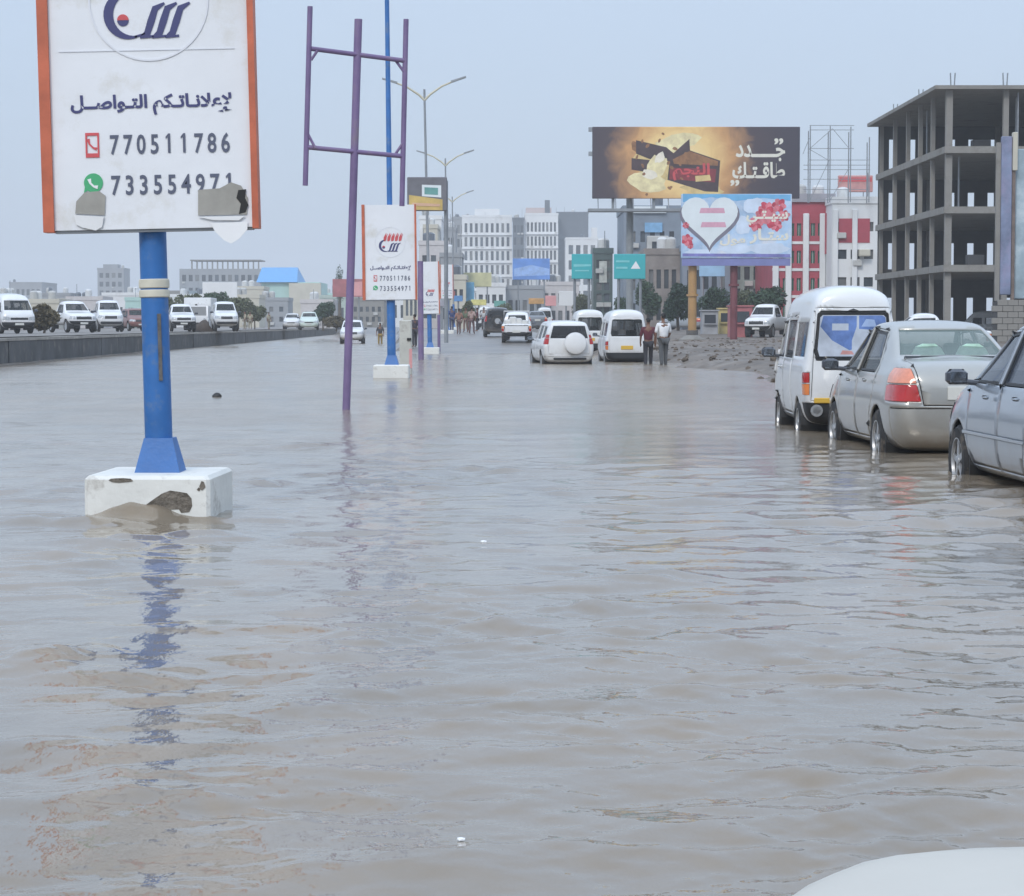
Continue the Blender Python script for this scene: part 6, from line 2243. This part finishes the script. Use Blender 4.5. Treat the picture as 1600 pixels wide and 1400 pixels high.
MB().box(0, Wd * .45, -4, -.01, 0, H * .62).build('front_wing', mat('teal grey render', (0.20, 0.27, 0.31), rough=0.8, var=0.1), root)
root, Wd, H = building('warehouse', 'mint and cream hall with a bright blue roof on the left', 409, 500, 441, 480, 20, 8, 1, M_mint, M_bgl, mx=1, z0=1.2, z1=3.4, fw=.4, fh=.5, zb=.9, parapet=False)
MB().box(Wd * .48, Wd + .3, -1.2, -.02, 0, H - .2).build('cream_wing', M_cream, root)
MB().add([(-1, -1, H), (Wd * .62, -1, H), (Wd * .62, 21, H), (-1, 21, H), (-1, 10, H + 3.4), (Wd * .55, 10, H + 3.4)], [(0, 1, 5, 4), (2, 3, 4, 5), (1, 2, 5), (3, 0, 4), (0, 3, 2, 1)]).build('roof', mat('bright blue roof sheet', (0.09, 0.34, 0.68), rough=0.45, var=0.1), root)
building('low_building', 'long low white building left of the nearest blue pole', 160, 235, 462, 420, 12, 9, 1, M_wwall, M_bgl, mx=.4, z0=.8, z1=1.0, fw=.5, fh=.45, zb=.9)
building('low_building', 'low pale house behind the white pickup at the left', 90, 150, 472, 380, 10, 5, 1, M_cream, M_bgl, mx=.4, z0=.8, z1=.8, fw=.5, fh=.5, zb=.9)
building('low_building', 'low greyish green hall behind the distant cars', 500, 560, 466, 420, 12, 6, 1, mat('pale green render', (0.42, 0.50, 0.44), rough=0.85, var=0.1), M_bgl, mx=.4, z0=.8, z1=.8, fw=.6, fh=.5, zb=.9)
building('low_building', 'low pale building under the white hoarding', 372, 412, 452, 430, 10, 4, 2, M_cream, M_bgl, mx=.3, z0=.8, z1=.8, fw=.5, fh=.5, zb=.9)

rl = random.Random(21)
tints = [M_wwall, M_cream, M_gwall, MATS['pale pink grey render'], M_mint, M_conc]
words = ['white', 'cream', 'grey', 'pinkish', 'mint', 'concrete']
for k, (a, b, yt, Z) in enumerate(((-10, 40, 468, 330), (34, 92, 474, 300), (60, 110, 462, 460), (104, 160, 469, 350), (196, 250, 470, 370), (228, 286, 458, 520), (256, 322, 464, 450), (360, 405, 466, 360), (398, 450, 470, 400), (470, 520, 474, 330), (500, 548, 462, 520), (548, 600, 470, 400), (596, 650, 462, 450), (630, 662, 448, 380))):
    i = k % 6
    where = ['at the left edge', 'behind the bush', 'left of the far tower', 'behind the white jeep', 'behind the first pole', 'beneath the unfinished block', 'right of the first pole', 'right of the hoarding',
             'under the blue roof hall', 'near the end of the wall', 'left of the purple post', 'behind the second pole', 'right of the second pole', 'behind the third board'][k]
    building('low_building', 'low %s house in the hazy far row, %s' % (words[i], where),
             a, b, yt, Z, 9, rl.randrange(3, 7), rl.randrange(1, 3), tints[i], M_bgl, mx=.3, z0=.6, z1=.6, fw=rl.uniform(.4, .65), fh=.5, zb=.9)
for k, (px, yt, Z, w_) in enumerate(((702, 455, 240, 9), (716, 462, 225, 7), (748, 468, 240, 12), (762, 474, 280, 10), (781, 470, 290, 9), (838, 466, 290, 12), (690, 470, 215, 10), (672, 478, 230, 12))):
    cs = [(0.5, 0.1, 0.1), (0.1, 0.25, 0.5), (0.6, 0.55, 0.2), (0.7, 0.7, 0.7), (0.12, 0.35, 0.3), (0.55, 0.3, 0.1), (0.3, 0.3, 0.34), (0.6, 0.6, 0.55)]
    nm_ = ['red', 'blue', 'yellow', 'white', 'green', 'orange', 'grey', 'cream'][k]
    sign('shop_sign', 'small %s shop sign on a pole among the distant shops' % nm_, px - w_, px + w_, yt, yt + 9, Z, mat('small sign ' + nm_, cs[k], rough=0.5, var=0.25, scale=2), legs=(0.0,))

# dark earth mound between the pickups
o = link('earth_mound', rock_mesh(71, 3), mat('dark soil', (0.075, 0.06, 0.05), rough=0.95, var=0.4, scale=1.5, bump=0.8, bscale=5), smooth='all', loc=(X(316, 150), 150, UP - .1))
o.scale = (0.72, 0.6, 1.25)
tag(o, 'dark heap of soil between two white pickups', 'mound')

# ================================================================ TREES
def leaf_cloud(rng, lobes, n, size):
    vs, fs = [], []
    tot = sum(l_[3] * l_[4] * l_[5] for l_ in lobes) or 1
    for (cx, cy, cz, rx, ry, rz_) in lobes:
        k = int(n * rx * ry * rz_ / tot)
        for _ in range(k):
            while True:
                q = Vector((rng.uniform(-1, 1), rng.uniform(-1, 1), rng.uniform(-1, 1)))
                if 0.15 < q.length < 1:
                    break
            if q.length < .55 and rng.random() < .6:
                q *= 1.5
            c = Vector((cx + q.x * rx, cy + q.y * ry, cz + q.z * rz_))
            d = Vector((rng.gauss(0, 1), rng.gauss(0, 1), rng.gauss(0, 1))).normalized()
            e = d.cross(Vector((rng.gauss(0, 1), rng.gauss(0, 1), rng.gauss(0, 1)))).normalized()
            s = size * rng.uniform(.6, 1.4)
            o_ = len(vs)
            vs += [c - d * s, c + e * s * .45, c + d * s, c - e * s * .45]
            fs.append((o_, o_ + 1, o_ + 2, o_ + 3))
    return vs, fs


M_bark = mat('bark', (0.10, 0.08, 0.06), rough=0.95, var=0.3)
M_lf1 = mat('dark green leaves', (0.045, 0.085, 0.045), rough=0.6, var=0.5, scale=1.2)
M_lf2 = mat('olive leaves', (0.10, 0.115, 0.055), rough=0.7, var=0.45, scale=1.2)
M_lf3 = mat('brownish dry leaves', (0.125, 0.105, 0.06), rough=0.8, var=0.4, scale=1.2)


def tree(name, label, px, Z, pyt, wid_px, m_, gz, seed, n=1500, bush=False, group=None):
    rng = random.Random(seed)
    x = X(px, Z)
    H = ZH(pyt, Z) - gz
    R = wid_px * Z / FPX / 2
    root = thing(name, label, 'bush' if bush else 'tree', (x, Z, gz - .05), 0, group)
    lobes = []
    nl = 7 if not bush else 8
    for k in range(nl):
        a = 6.28 * k / nl + rng.uniform(-.4, .4)
        rr = R * rng.uniform(.35, .62)
        hz = H * (rng.uniform(.45, .82) if not bush else rng.uniform(.25, .7))
        lobes.append((math.cos(a) * rr, math.sin(a) * rr * .8, hz, R * rng.uniform(.35, .55), R * rng.uniform(.35, .5), H * rng.uniform(.16, .27)))
    lobes.append((0, 0, H * .78, R * .5, R * .5, H * .21))
    tm = MB()
    zt = H * (.35 if not bush else .15)
    r0 = max(.06, H * .025)
    tm.tube([(0, 0, -.1), (rng.uniform(-.1, .1), 0, zt), (0, 0, H * .6)], [r0 * 1.3, r0, r0 * .4], 8)
    for l_ in lobes[:6]:
        tm.tube([(0, 0, zt), (l_[0] * .5, l_[1] * .5, (zt + l_[2]) / 2), (l_[0], l_[1], l_[2])], [r0 * .6, r0 * .4, r0 * .15], 6)
    tm.build('trunk', M_bark, root, smooth=True)
    vs, fs = leaf_cloud(rng, lobes, int(n * 2.6), max(.12, R * .095))
    MB().add(vs, fs).build('crown', m_, root, fix=False)
    return root


tree('tree', 'dense dark green tree left of the yellow pillar', 1060, 170, 440, 58, M_lf1, .7, 1)
tree('tree', 'dark green tree between the yellow and dark red pillars', 1115, 175, 446, 52, M_lf1, .6, 2)
tree('tree', 'small tree under the right teal sign', 1012, 190, 437, 46, M_lf1, .8, 3)
tree('tree', 'olive tree left of the green glass tower', 908, 240, 458, 34, M_lf2, .9, 4, 1000)
tree('tree', 'dark tree at the foot of the red and white building', 1196, 165, 446, 60, M_lf1, .6, 5)
tree('tree', 'low tree behind the faded red kiosk', 1162, 185, 452, 40, M_lf2, .7, 6, 900)
tree('tree', 'low green tree behind the white vans', 975, 200, 462, 40, M_lf1, .9, 7, 900)
tree('tree', 'small green street tree behind the standing group', 733, 190, 468, 24, M_lf2, .95, 8, 700)
tree('tree', 'small tree behind the black jeep', 790, 260, 472, 40, M_lf2, .95, 9, 700)
tree('tree', 'tall thin palm-like tree left of the purple frame post', 531, 330, 410, 16, M_lf1, .9, 10, 400)
k = 0
for px, pyt, wd_, m_, lb in ((262, 462, 46, M_lf2, 'green tree just right of the nearest blue pole'), (296, 458, 50, M_lf2, 'green tree behind the white box truck'),
                             (335, 455, 52, M_lf1, 'tallest green tree under the white hoarding'), (372, 463, 48, M_lf2, 'olive tree right of the white hoarding'), (398, 476, 36, M_lf2, 'low green tree at the end of the tree row on the left'),
                             (505, 472, 34, M_lf1, 'low dark tree behind the distant pale green car'), (120, 482, 40, M_lf2, 'low greenery behind the white pickup at the left'), (205, 480, 40, M_lf2, 'low greenery behind the white jeep')):
    k += 1
    tree('tree', lb, px, 190 + 6 * k, pyt, wd_, m_, UP, 30 + k, 1100, group='trees beyond the raised carriageway')
tree('bush', 'brownish olive bush between the people carrier and the white pickup', 68, 118, 473, 52, M_lf3, UP, 50, 1500, bush=True)
tree('bush', 'dry brown bush at the far end of the wall', 525, 200, 492, 40, M_lf3, UP, 51, 700, bush=True)

# ================================================================ HAZE
haze = bpy.data.materials.new('pale haze')
haze.use_nodes = True
n, l = haze.node_tree.nodes, haze.node_tree.links
n.remove(n['Principled BSDF'])
pv = n.new('ShaderNodeVolumePrincipled')
pv.inputs['Color'].default_value = (0.93, 0.96, 1.0, 1)
pv.inputs['Density'].default_value = 0.00052
pv.inputs['Anisotropy'].default_value = 0.0
l.new(pv.outputs[0], n['Material Output'].inputs['Volume'])
tag(MB().box(-2100, 2100, -60, 3000, -1.6, 90).build('haze', haze), 'pale damp haze over the whole place', 'haze', kind='stuff')

# everything goes into the scene in one go
for o in COL.objects:
    NOW.objects.link(o)
